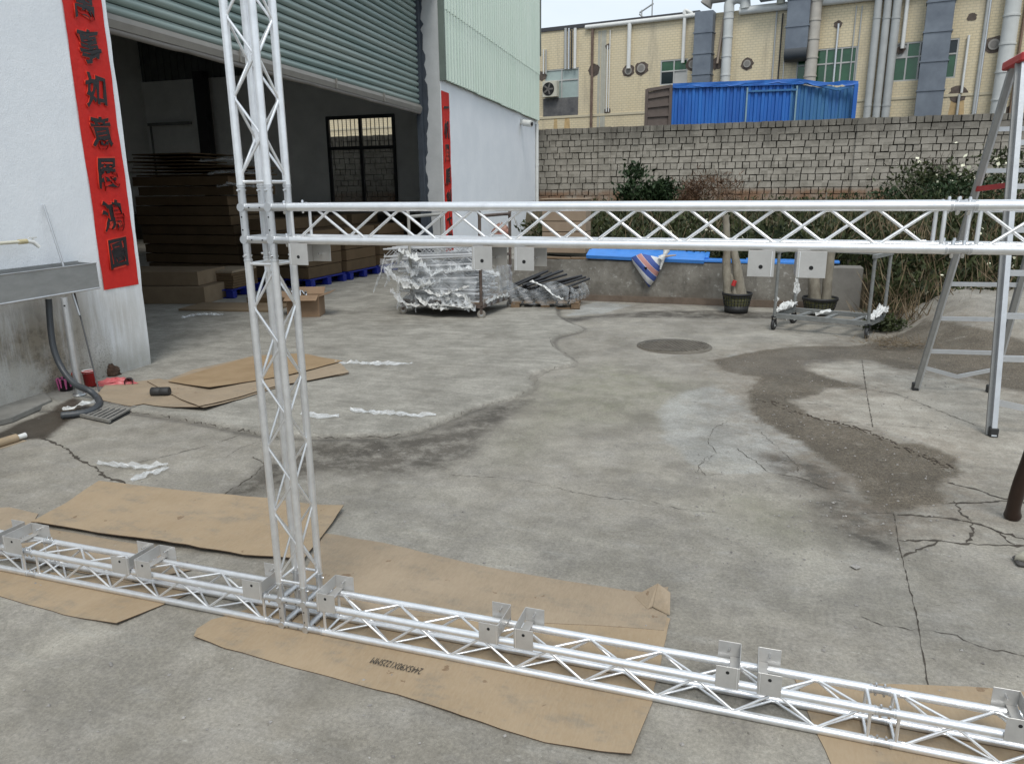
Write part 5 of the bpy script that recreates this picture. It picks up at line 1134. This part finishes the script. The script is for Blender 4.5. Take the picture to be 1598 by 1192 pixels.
bush('flower_bush', 1530, 290, 22, 1.3, .55, 2600, .12, LEAF, 'large weedy bush behind the ladder, dotted with daisies', 43)
bush('leafy_bush', 1440, 300, 21, 1.0, .35, 1500, .12, LEAF_D, 'low dark bush left of the ladder against the block wall', 44)
c_ = PY(1530, 275, 21.6); rg = np.random.default_rng(45); P = rg.normal(size=(110, 3))*[1.0, .4, .3]+[c_.x, c_.y, c_.z]; q = tri_cloud('bush_flowers', P, .09, FLOW, 'white daisy heads over the large weedy bush behind the ladder', 46, .6, asp=.95, cat='flowers')
# banana-like bright plant
c_ = PY(1290, 300, 15); zb = .9
bp_ = empty('bright_plant', (c_.x, 15, zb), label='single bright green drooping leaf plant before the block wall', cat='plant')
for k in range(5):
    a = k*1.3; tip = Vector((c_.x+.24*math.cos(a), 15+.15*math.sin(a), c_.z-.06)); top = Vector((c_.x+.08*math.cos(a), 15, c_.z+.05)); m = MB()
    for s_ in (-1, 1): m.add([(c_.x, 15, c_.z-.05), top+Vector((0, .03*s_, 0)), tip, top+Vector((0, 0, .0))], [(0, 1, 2, 3)])
    m.build('leaf', BRIGHT, bp_)
MB().tube([(c_.x, 15, zb-.1), (c_.x, 15, c_.z)], .015, 6).build('stem', BARK, bp_)
for k, (px_, Y) in enumerate([(1305, 13), (1325, 13.4), (1290, 12.6), (1315, 12.2)]):
    a = PY(px_, 375, Y); m = MB(); 
    for j in range(9): m.tube([(a.x+random.gauss(0, .08), Y, .5), (a.x+random.gauss(0, .14), Y+random.gauss(0, .1), .5+random.uniform(.5, .95))], [.008, .003], 4)
    m.build('reed_clump', mat('reed', (.16, .15, .07), rough=.8, var=.3), None, label=['tall reed clump among weeds behind the second tree pot', 'rightmost tall reed clump behind the trolley post', 'leftmost tall reed clump over the blue boards', 'nearest reed clump behind the trolley handle'][k], cat='reeds', group='reed clumps behind the low wall')
# vine on the wall
m = MB(); 
for k in range(26):
    x0 = PY(1450+random.gauss(0, 10), 300, 25.2).x; P_ = [Vector((x0, 25.2, 1.1))]
    for j in range(7): P_.append(P_[-1]+Vector((random.gauss(0, .13), random.gauss(0, .03), random.uniform(.08, .28))))
    m.tube(P_, [.018-.002*j for j in range(8)], 4)
m.build('dry_vine', mat('vine', (.06, .045, .03), rough=.9), None, label='dry bare vine climbing the block wall left of the ladder', cat='vine')
MB().tube([PY(1345, 413, 12.5), PY(1400, 416, 12.6), PY(1462, 418, 12.7)], .02, 6).build('white_cane', mat('bleached_cane', (.45, .42, .36), rough=.8), None, label='thin bleached cane lying across the weeds right of the wall end', cat='cane')
# ------------------------------------------------------------------ block wall
ZT = 3.56
def block_mat():
    t = NT('hollow_blocks', .92); z = t.axis(2)
    cell = t.N.new('ShaderNodeTexWhiteNoise'); cell.noise_dimensions = '3D'
    mp_ = t.N.new('ShaderNodeVectorMath'); mp_.operation = 'MULTIPLY'; mp_.inputs[1].default_value = (5.0, 0.1, 5.26); t.L.new(t.g, mp_.inputs[0])
    sn = t.N.new('ShaderNodeVectorMath'); sn.operation = 'FLOOR'; t.L.new(mp_.outputs[0], sn.inputs[0]); t.L.new(sn.outputs[0], cell.inputs['Vector'])
    n1 = t.noise(.8, 6, .7); n2 = t.noise(9, 6, .7); st = t.noise(1.6, 6, .7, (1, 1, .25), 5)
    c = t.mix(cell.outputs['Value'], (.23, .21, .175), (.36, .33, .28)); c = t.mix(t.ramp(n2, .35, .7, 0, .5), c, (.38, .355, .305))
    top = t.math('MULTIPLY', t.ramp(z, 2.55, 3.5, 0, 1), t.ramp(st, .32, .58, .35, 1)); c = t.mix(t.math('MULTIPLY', top, .72), c, (.075, .068, .056))
    dk = t.ramp(st, .60, .74, 0, .45); c = t.mix(dk, c, (.075, .068, .058))
    rd = t.math('MULTIPLY', t.ramp(z, 1.62, 1.42), t.ramp(n1, .4, .6, .3, .9)); c = t.mix(rd, c, (.22, .12, .065))
    t.bump(t.noise(28, 5), .5, .02); return t.done(c)
BLK = block_mat(); MORT = mat('dark_mortar', (.075, .067, .056), rough=.95, var=.3)
bw_ = empty('block_wall', (0, YW, 0), label='long weathered grey hollow block wall closing the yard at the back', cat='wall')
XL, XR = -24., 22.
MB().box(((XL+XR)/2, YW+.13, 1.75), (XR-XL, .16, 3.6)).build('mortar_core', MORT, bw_)
piers = [PY(945, 230, YW).x, PY(1345, 230, YW).x]
blocks = []; row = .198; nrow = 18
bmesh_cache = {}
def bmesh_block(w_, k):
    key = (round(w_, 3), k)
    if key not in bmesh_cache:
        rg_ = random.Random(hash(key)); m = MB(); h_ = .186; d_ = .16
        vs = []
        for j in (0, 1):
            for (u, v) in [(-1, -1), (1, -1), (1, 1), (-1, 1)]:
                vs.append((u*(w_/2-(.006 if j == 0 else 0))+rg_.gauss(0, .006), -d_/2 if j == 0 else d_/2, v*(h_/2-(.005 if j == 0 else 0))+rg_.gauss(0, .004)))
        m.add(vs, [(0, 1, 2, 3), (0, 4, 5, 1), (1, 5, 6, 2), (2, 6, 7, 3), (3, 7, 4, 0)]); me = m.mesh('block'); me.materials.append(BLK); bmesh_cache[key] = me
    return bmesh_cache[key]
for r in range(nrow):
    z = ZT-row*(r+.5); x = XL+random.uniform(0, .3); head = (r % 2 == 0)
    while x < XR:
        w_ = (.215 if head else .41); 
        if random.random() < .05: w_ = .3
        c = x+w_/2
        blocks.append((c, z+random.gauss(0, .004), w_-.014-.006*random.random(), YW+random.gauss(0, .008)))
        x += w_
    for p_ in piers:
        for o_, w_ in (((-.11, .21), (.11, .21)) if r % 2 else ((0, .41),)): blocks.append((p_+o_, z, w_-.02, YW-.09))
vis = [b for b in blocks if -7.4 < b[0] < 7 and b[1] > 1.3]
rest = [b for b in blocks if not (-7.4 < b[0] < 7 and b[1] > 1.3)]
vis.sort(key=lambda b: (-(round(b[2], 1) > .3), abs(b[0]-1)))
ind, rest = vis[:300], rest+vis[300:]
for i, (x, z, w_, y) in enumerate(ind):
    wq = min((.197, .284, .393), key=lambda v: abs(v-w_)); o = link('block', bmesh_block(wq, i % 3), None, bw_); o.location = (x, y, z)
m = MB(); rr = random.Random(3)
for (x, z, w_, y) in rest:
    g_ = lambda s_=.005: rr.gauss(0, s_)
    hw = w_/2; vs = [(x-hw+.006+g_(), y-.08, z-.088+g_()), (x+hw-.006+g_(), y-.08, z-.088+g_()), (x+hw-.006+g_(), y-.08, z+.088+g_()), (x-hw+.006+g_(), y-.08, z+.088+g_()), (x-hw, y+.06, z-.093), (x+hw, y+.06, z-.093), (x+hw, y+.06, z+.093), (x-hw, y+.06, z+.093)]
    m.add(vs, [(0, 1, 2, 3), (0, 4, 5, 1), (1, 5, 6, 2), (2, 6, 7, 3), (3, 7, 4, 0)])
m.build('blockwork', BLK, bw_, kind='stuff')
# ------------------------------------------------------------------ blue container behind the wall
YC = 28.; ca = math.atan2(.10, 1); cd_ = Vector((math.cos(ca), math.sin(ca), 0)); cn = Vector((cd_.y, -cd_.x, 0))
p0 = PY(1050, 135, YC); p0.z = 0; top = PY(1050, 132, YC).z; Lc = 6.0; cend = None
BLC = mat('container_blue', (.008, .085, .36), rough=.55, col2=(.018, .15, .50), scale=1.2, bump=.06, stretch=(2, 2, .5)); BLD = mat('container_blue_worn', (.015, .10, .32), rough=.65, col2=(.05, .17, .30), scale=2, bump=.1, stretch=(3, 3, .3))
ct = empty('shipping_container', p0, label='blue corrugated shipping container showing above the block wall', cat='container')
n = 26; prof = []
for i in range(n):
    a = i/n*Lc; pw = Lc/n; prof += [(a, 0), (a+.3*pw, 0), (a+.42*pw, .05), (a+.8*pw, .05), (a+.92*pw, 0)]
tarp = MB(); tv = []
for i in range(61):
    s_ = Lc*i/60; cr1 = max(0, (s_-3.9)/2.1)
    for k in range(4): tv.append(p0+cd_*s_+cn*(.065+.008*math.sin(i*.5+k)+.01*(k == 3)*random.random())+Vector((0, 0, top+.02-k*.035*(1+.25*math.sin(i*.7)+.15*random.random())-.28*cr1*math.sin(min(1, max(0, (s_-3.9)/1.6))*2.6)-(.03 if k else 0)*random.random())))
tarp.add(tv, [(i*4+k, i*4+k+1, i*4+k+5, i*4+k+4) for i in range(60) for k in range(3)])
tarp.build('ragged_blue_sheet', BLC, ct)
def cont_panel(i0, i1, nm, m_, crush=0.):
    m = MB(); vs = []
    for s, o in prof[i0:i1]:
        cr1 = crush*max(0, (s-3.9)/2.1)**1.0
        vs += [p0+cd_*s-cn*o*-1*-1+Vector((0, 0, .9)), p0+cd_*s-cn*(o+.25*cr1)+Vector((0, 0, top-.14-.28*cr1*math.sin(min(1, (s-3.9)/1.6)*2.6) if crush else top-.14))]
    m.add(vs, [(2*i, 2*i+1, 2*i+3, 2*i+2) for i in range(len(vs)//2-1)]); m.build(nm, m_, ct)
cont_panel(0, 52, 'side_panel', BLC); cont_panel(51, 86, 'side_panel', BLC); cont_panel(85, len(prof), 'crumpled_side_panel', BLD, 1.)
MB().span(p0+Vector((0, 0, top-.07)), p0+cd_*4.3+Vector((0, 0, top-.09)), .12, .14).build('top_rail', BLC, ct)
MB().span(p0+cd_*4.3+Vector((0, 0, top-.09)), p0+cd_*5.4+Vector((0, 0, top-.36)), .10, .09).build('bent_top_rail', BLD, ct); MB().span(p0+cd_*5.4+Vector((0, 0, top-.36)), p0+cd_*6.0+Vector((0, 0, top-.22)), .10, .09).build('bent_top_rail', BLD, ct)
MB().span(p0+cd_*2.5+cn*.02+Vector((0, 0, top-.32)), p0+cd_*4.1+cn*.02+Vector((0, 0, top-.32)), .05, .06).build('door_rail', BLD, ct)
for s in (2.5, 4.1): MB().span(p0+cd_*s+cn*.02+Vector((0, 0, 1)), p0+cd_*s+cn*.02+Vector((0, 0, top-.2)), .05, .05, (0, 1, 0)).build('door_post', mat('pale_blue_worn', (.2, .32, .38), rough=.7), ct)
MB().span(p0+cd_*5.95+cn*.02+Vector((0, 0, 1)), p0+cd_*5.95+cn*.02+Vector((0, 0, top-.22)), .12, .2, (0, 1, 0)).build('corner_post', BLC, ct)
MB().prism([p0+Vector((0, 0, top-.01)), p0+cd_*4.3+Vector((0, 0, top-.05)), p0+cd_*4.3-cn*2.3+Vector((0, 0, top-.05)), p0-cn*2.3+Vector((0, 0, top-.01))], (0, 0, .03)).build('roof', BLD, ct)
BRN = mat('container_end_brown', (.085, .065, .055), rough=.8, col2=(.14, .11, .095), scale=2, bump=.15)
e1 = p0-cd_*.05; e0 = e1+Vector((-.80, -.25, 0)); tz0, tz1 = PY(1016, 138, 27.7).z, top
MB().prism([e0+Vector((0, 0, 1)), e1+Vector((0, 0, 1)), e1+Vector((0, 0, tz1-.1)), e0+Vector((0, 0, tz0-.12))], (0, .05, 0)).build('end_door', BRN, ct)
for f in (.33, .62, .9): MB().span(e0+Vector((0, -.03, 3.7+(tz0-3.9)*f)), e1+Vector((0, -.03, 3.7+(tz1-3.9)*f)), .05, .09).build('door_rib', BRN, ct)
for q, tt in ((e0, tz0), (e1, tz1)): MB().span(q+Vector((0, -.02, 1)), q+Vector((0, -.02, tt-.03)), .1, .12, (0, 1, 0)).build('door_frame_post', BRN, ct)
MB().span(e0+Vector((0, -.02, tz0-.06)), e1+Vector((0, -.02, tz1-.06)), .1, .1).build('door_frame_top', BRN, ct)
# ------------------------------------------------------------------ tiled factory
def tile_mat():
    t = NT('cream_tile', .6); z = t.axis(2)
    br = t.N.new('ShaderNodeTexBrick'); br.inputs['Scale'].default_value = 1; br.inputs['Brick Width'].default_value = .2; br.inputs['Row Height'].default_value = .095; br.inputs['Mortar Size'].default_value = .014
    br.inputs['Color1'].default_value = (.66, .56, .37, 1); br.inputs['Color2'].default_value = (.62, .52, .335, 1); br.inputs['Mortar'].default_value = (.50, .43, .29, 1)
    cx = t.N.new('ShaderNodeCombineXYZ'); t.L.new(t.axis(0), cx.inputs[0]); t.L.new(z, cx.inputs[1]); t.L.new(cx.outputs[0], br.inputs['Vector'])
    n1 = t.noise(.5, 6, .65); st = t.noise(1.4, 6, .7, (1, 1, .15), 3)
    c = t.mix(t.ramp(n1, .35, .7, 0, .4), br.outputs['Color'], (.58, .51, .38)); c = t.mix(t.ramp(st, .50, .75, 0, .6), c, (.27, .235, .18)); t.bump(br.outputs['Fac'], .3, -.01)
    return t.done(c)
TILE = tile_mat()
fb = empty('factory_building', (0, 33, 0), label='cream tiled factory with ducts and pipes rising behind the block wall', cat='factory')
bd_ = Vector((1, -.151, 0)).normalized(); bn = Vector((-bd_.y*-1, -bd_.x, 0)); bn = Vector((-.151, -1, 0)).normalized()
def BP(x, z, off=0): return Vector((x, 33-.151*x, z))+bn*off
RZ = 8.33
wins = [('ac_window', (850, 110), (903, 153)), ('small_window', (1031, 95), (1072, 131)), ('green_window', (1245, 80), (1333, 130)), ('green_window', (1398, 68), (1490, 122))]
W_ = [(BY(*a), BY(*b)) for _, a, b in wins]
rects = sorted([(a.x, b.x, b.z, a.z) for a, b in W_])
xs = -26.; m = MB()
for (x0, x1, z0, z1) in rects:
    m.prism([BP(xs, 0), BP(x0, 0), BP(x0, RZ), BP(xs, RZ)], -bn*.3); m.prism([BP(x0, 0), BP(x1, 0), BP(x1, z0), BP(x0, z0)], -bn*.3); m.prism([BP(x0, z1), BP(x1, z1), BP(x1, RZ), BP(x0, RZ)], -bn*.3); xs = x1
m.prism([BP(xs, 0), BP(24, 0), BP(24, RZ), BP(xs, RZ)], -bn*.3); m.build('wall', TILE, fb)
MB().prism([BP(-26, RZ-.25, -.31), BP(24, RZ-.25, -.31), BP(24, RZ-.25, -12), BP(-26, RZ-.25, -12)], (0, 0, .1)).build('roof', INTD, fb)
MB().prism([BP(-26, 0, -12), BP(24, 0, -12), BP(24, RZ-.3, -12), BP(-26, RZ-.3, -12)], -bn*.2).build('rear_wall', TILE, fb)
xr0 = BY(1092, 24).x; MB().prism([BP(-26, RZ, .05), BP(xr0, RZ, .05), BP(xr0, RZ+.16, .05), BP(-26, RZ+.16, .05)], -bn*2).build('roof_edge', mat('dark_roof', (.05, .05, .055), rough=.8), fb)
# string course
zc = BY(1000, 178).z; MB().prism([BP(-26, zc, .0), BP(24, zc, .0), BP(24, zc+.10, .0), BP(-26, zc+.10, .0)], bn*.03).build('string_course', mat('cream_band', (.52, .46, .33), rough=.7, var=.08), fb)
FRM = mat('window_frame_grey', (.42, .42, .40), rough=.5, var=.08); GRNG = mat('green_glass', (.02, .085, .035), rough=.12, var=.25, scale=2, bump=0, spec=.8, metal=.2); DKG = mat('dark_glass', (.012, .02, .022), rough=.15, bump=0); PALEG = mat('pale_glass', (.33, .40, .38), rough=.3, var=.1, bump=0)
def window(rect, cols, split, glass, tops=None):
    (x0, x1, z0, z1) = rect; fm = MB(); off = -.06; fw_ = .05
    def bar(xa, xb, za, zb): fm.prism([BP(xa, za, off), BP(xb, za, off), BP(xb, zb, off), BP(xa, zb, off)], bn*.05)
    zs_ = z0+(z1-z0)*split; bar(x0, x0+fw_, z0, z1); bar(x1-fw_, x1, z0, z1); bar(x0+fw_, x1-fw_, z0, z0+fw_); bar(x0+fw_, x1-fw_, z1-fw_, z1); bar(x0+fw_, x1-fw_, zs_-fw_/2, zs_+fw_/2)
    for k in range(1, cols): xx = x0+(x1-x0)*k/cols; bar(xx-fw_/2, xx+fw_/2, z0+fw_, zs_-fw_/2); bar(xx-fw_/2, xx+fw_/2, zs_+fw_/2, z1-fw_)
    o = fm.build('window', FRM, fb)
    for k in range(cols):
        xa = x0+(x1-x0)*k/cols+fw_/2; xb = x0+(x1-x0)*(k+1)/cols-fw_/2
        for j, (za, zb) in enumerate(((z0+fw_, zs_-fw_/2), (zs_+fw_/2, z1-fw_))):
            g_ = glass[(k+j*cols) % len(glass)]; MB().prism([BP(xa, za, -.045), BP(xb, za, -.045), BP(xb, zb, -.045), BP(xa, zb, -.045)], -bn*.01).build('pane', g_, o)
    MB().prism([BP(x0, z0, -.12), BP(x1, z0, -.12), BP(x1, z1, -.12), BP(x0, z1, -.12)], -bn*.02).build('room_shade', DARKHOLE, o)
    return o
R4 = [(a.x, b.x, b.z, a.z) for a, b in W_]
window(R4[0], 2, .62, [PALEG]); window(R4[1], 2, .55, [DKG, FRM, GRNG, GRNG]); window(R4[2], 4, .58, [GRNG]); window(R4[3], 5, .62, [GRNG, GRNG, DKG, GRNG, GRNG, FRM, GRNG, DKG, DKG, DKG])
# AC unit
a, b = BY(851, 129), BY(873, 152); ac = empty('air_conditioner', BP((a.x+b.x)/2, b.z, .1), label='outdoor air conditioner unit fixed under the left window', cat='air conditioner')
MB().prism([BP(a.x, b.z, .02), BP(b.x, b.z, .02), BP(b.x, a.z, .02), BP(a.x, a.z, .02)], bn*.3).build('case', mat('ac_cream', (.5, .48, .4), rough=.5), ac, bev=.01)
cc_ = BP((a.x+b.x)/2-.05, (a.z+b.z)/2, .325); Rr = (a.z-b.z)*.42; MB().tube([cc_, cc_+bn*.01], Rr, 20).build('fan_opening', DARKHOLE, ac)
for k in range(5): t = k*1.256; MB().span(cc_+bn*.014, cc_+bn*.014+Vector((math.cos(t)*bd_.x, math.cos(t)*bd_.y, math.sin(t)))*Rr*.85, .07, .01, (bn.x, bn.y, 0)).build('fan_blade', mat('fan_grey', (.12, .11, .1)), ac)
a, b = BY(848, 155), BY(902, 181); MB().prism([BP(a.x, b.z, .002), BP(b.x, b.z, .002), BP(b.x, a.z, .002), BP(a.x, a.z, .002)], bn*.02).build('bare_render_patch', mat('dark_render', (.07, .07, .075), rough=.9, col2=(.16, .155, .15), scale=3, bump=.2), fb)
def vpipe(px_, y0, y1, wpx, m_, off=None, nm='drain_pipe', rings=0, x2=None):
    a = BY(px_, y0); b = BY(x2 if x2 is not None else px_, y1); r = wpx/2*(.029*1.0); off = (r+.03) if off is None else off
    if x2 is None: b = BY(px_, y1); b.x = a.x
    o = MB().tube([BP(a.x, a.z, off), BP(b.x, b.z, off)], r, 12).build(nm, m_, fb)
    for k in range(rings):
        t = (k+.5)/rings; c1 = BP(a.x+(b.x-a.x)*t, a.z+(b.z-a.z)*t, off); MB().tube([c1-Vector((0, 0, .03)), c1+Vector((0, 0, .03))], r*1.1, 12).build('joint_ring', m_, o)
    return o
BROWNP = mat('corroded_pipe', (.10, .06, .045), rough=.9, col2=(.2, .15, .12), scale=4); PINKP = mat('pinkish_pvc', (.42, .34, .27), rough=.6, var=.1)
vpipe(849, 78, 116, 2.2, WHITEP); vpipe(853, 78, 116, 2.2, GREYP); vpipe(884, 45, 109, 4, GREYP); vpipe(889, 45, 109, 3, ALU_D); vpipe(893, 48, 109, 2, BLKM); vpipe(899, 45, 108, 4.5, WHITEP)
vpipe(926, 45, 205, 4, BROWNP, rings=6); vpipe(949, 72, 175, 2, WHITEP); vpipe(953, 48, 175, 1.6, WHITEP); vpipe(984, 38, 108, 6, WHITEP); vpipe(1070, 18, 99, 5, WHITEP)
vpipe(1140, 16, 190, 13, PALEP, .25, 'round_duct', 6); vpipe(1132, 20, 100, 3.5, PINKP, x2=1120); vpipe(1213, 18, 190, 2.2, GREYP); vpipe(1222, 22, 190, 1.8, BLKM); vpipe(1230, 16, 190, 1.2, ALU_D)
vpipe(1279, -40, 190, 15, mat('aged_duct', (.42, .39, .34), rough=.7, var=.12), .28, 'round_duct', 8); vpipe(1309, 38, 190, 3, ALU_D); vpipe(1337, 10, 190, 1.5, GREYP); vpipe(1346, 10, 190, 1.5, GREYP)
vpipe(1376, -40, 230, 9, GREYP, .2, 'round_duct', 2); vpipe(1391, -40, 230, 9, GREYP, .2, 'round_duct', 2); vpipe(1406, -40, 230, 10, GREYP, .2, 'round_duct', 2)
vpipe(1420, -30, 76, 5, WHITEP); vpipe(1512, 56, 145, 3, WHITEP); vpipe(1497, 148, 230, 3, GREYP); vpipe(1548, -40, 230, 3.5, GREYP); vpipe(1552, -40, 230, 2.5, ALU_D); vpipe(1587, -40, 260, 17, PALEP, .28, 'round_duct', 7); vpipe(1608, -40, 200, 3, mat('brown_pipe', (.2, .13, .09)))
for x in (936, 941, 945): 
    a = BY(x, 48); MB().prism([BP(a.x-.06, 3, .001), BP(a.x+.05, 3, .001), BP(a.x+.05, RZ-.2, .001), BP(a.x-.06, RZ-.2, .001)], bn*.012).build('pale_plaster_strip', mat('strip_plaster', (.40, .39, .33), rough=.8, var=.1), fb)
def sduct(px_, y0, y1, wpx, seg, lab='square_duct', bottom_round=False):
    a = BY(px_, y0); b = BY(px_, y1); w_ = wpx*.0285; o = MB().prism([BP(a.x-w_/2, b.z, .08), BP(a.x+w_/2, b.z, .08), BP(a.x+w_/2, a.z, .08), BP(a.x-w_/2, a.z, .08)], bn*.5).build(lab, DUCT, fb, bev=.01)
    for k in range(1, seg): z = b.z+(a.z-b.z)*k/seg; MB().prism([BP(a.x-w_/2-.03, z-.025, .05), BP(a.x+w_/2+.03, z-.025, .05), BP(a.x+w_/2+.03, z-.025, .61), BP(a.x-w_/2-.03, z-.025, .61)], (0, 0, .05)).build('duct_flange', DUCT, o)
    return o, a, b, w_
o, a, b, w_ = sduct(1104, 22, 150, 25, 4); o2, a2, b2, w2 = sduct(1254, -40, 86, 28, 3); 
MB().tube([BP(a2.x-w2/2, b2.z+.02, .33), BP(a2.x+w2/2, b2.z+.02, .33)], .30, 16).build('duct_elbow', mat('dark_duct', (.04, .045, .05), rough=.6), o2); sduct(1462+12, -40, 230, 30, 6)
# roof-level duct runs
a = BP(BY(1104, 20).x, RZ+.25, .3); b = BP(BY(1230, 8).x, RZ+.62, .3); MB().tube([a, a+Vector((.2, 0, .3)), b], .26, 14).build('roof_duct', mat('stained_duct', (.2, .19, .17), rough=.8, col2=(.33, .31, .28), scale=3), fb)
MB().span(b+Vector((-1, 0, -.3)), BP(11, RZ+.75, .2), .5, .34).build('roof_duct', DUCT, fb)
pts_ = [BP(BY(915, 45).x, RZ-.02, .1), BP(BY(1092, 27).x, RZ-.02, .1)]; MB().tube(pts_, .09, 10).build('eaves_pipe', WHITEP, fb); MB().tube([BP(BY(1155, 20).x, RZ-.05, .12), BP(14, RZ-.05, .12)], .15, 12).build('eaves_pipe', WHITEP, fb)
a = BP(BY(1140, 20).x, RZ-.1, .25); MB().tube(smooth([a, a+Vector((0, 0, .35)), a+Vector((.25, 0, .5)), a+Vector((.55, 0, .4)), a+Vector((.6, 0, .1))], 4), .2, 12).build('duct_bend', PALEP, fb)
a = BP(BY(1070, 20).x, RZ-.05, .12); MB().tube(smooth([a, a+Vector((0, 0, .25)), a+Vector((.3, 0, .1))], 4), .07, 8).build('pipe_bend', WHITEP, fb)
x_ = BY(1220, 10).x; MB().tube([BP(x_-4.3*.0, RZ+.0, .3), BP(x_, RZ+1.2, .3)], .16, 10).build('vent_stack', mat('pale_stack', (.5, .5, .42)), fb)
# roof frame silhouette
fx = BY(990, 20).x; ff = MB()
for dx_, z_ in ((0, 1.1), (.45, 1.15)): ff.tube([BP(fx+dx_, RZ, -1), BP(fx+dx_, RZ+z_-.45+.4*(dx_ > 0), -1)], .03, 6)
ff.tube([BP(fx-.1, RZ+.55, -1), BP(fx+.5, RZ+.85, -1)], .035, 6); ff.tube([BP(fx-.1, RZ+.5, -1), BP(fx+.35, RZ+.1, -1)], .04, 6); ff.build('roof_rack', GREYP, fb)
# round wall openings with broken edges
for (x, y, r, hood) in [(846, 119, 7, 0), (927, 110, 9, 0), (981, 111, 9, 1), (1001, 107, 10, 1), (1081, 101, 9, 1), (1119, 100, 8, 0), (1166, 100, 8, 1), (948, 174, 5, 0), (1551, 70, 10, 1), (1495, 147, 10, 0), (1308, 39, 5, 0), (1517, 27, 5, 0), (1575, 172, 5, 0), (949, 73, 4, 0), (1406, 78, 5, 0)]:
    c = BY(x, y); n = 16; rr_ = r*.029; poly = [BP(c.x+math.cos(t)*rr_*random.uniform(.85, 1.2), c.z+math.sin(t)*rr_*random.uniform(.8, 1.1), .001) for t in np.linspace(0, 2*math.pi, n, endpoint=False)]
    o = MB().prism(poly, bn*.012).build('wall_opening', mat('broken_render', (.06, .045, .038), rough=.95, col2=(.15, .12, .10), scale=5), fb)
    if hood: q = BP(c.x, c.z, .016); MB().tube([q, q+bn*.04], rr_*.62, 14).build('vent_liner', mat('liner', (.3, .28, .25)), o); MB().tube([q+bn*.035, q+bn*.045], rr_*.42, 12).build('vent_throat', mat('liner_in', (.2, .185, .165)), o)
for (x, y0, y1, w_, col) in [(1440, 130, 190, 9, (.10, .22, .17)), (1495, 152, 190, 22, (.42, .25, .09)), (885, 182, 200, 12, (.45, .26, .08)), (867, 182, 200, 8, (.45, .28, .1))]:
    a = BY(x, y0); b = BY(x, y1); hw = w_*.0145; MB().prism([BP(a.x-hw*.6, a.z, .0005), BP(a.x+hw*.6, a.z, .0005), BP(a.x+hw, b.z-.5, .0005), BP(a.x-hw, b.z-.5, .0005)], bn*.004).build('run_stain', mat('stain%d' % x, tuple(.6*v+.4*w2_ for v, w2_ in zip(col, (.5, .43, .28))), rough=.8, var=.25, scale=6), fb)
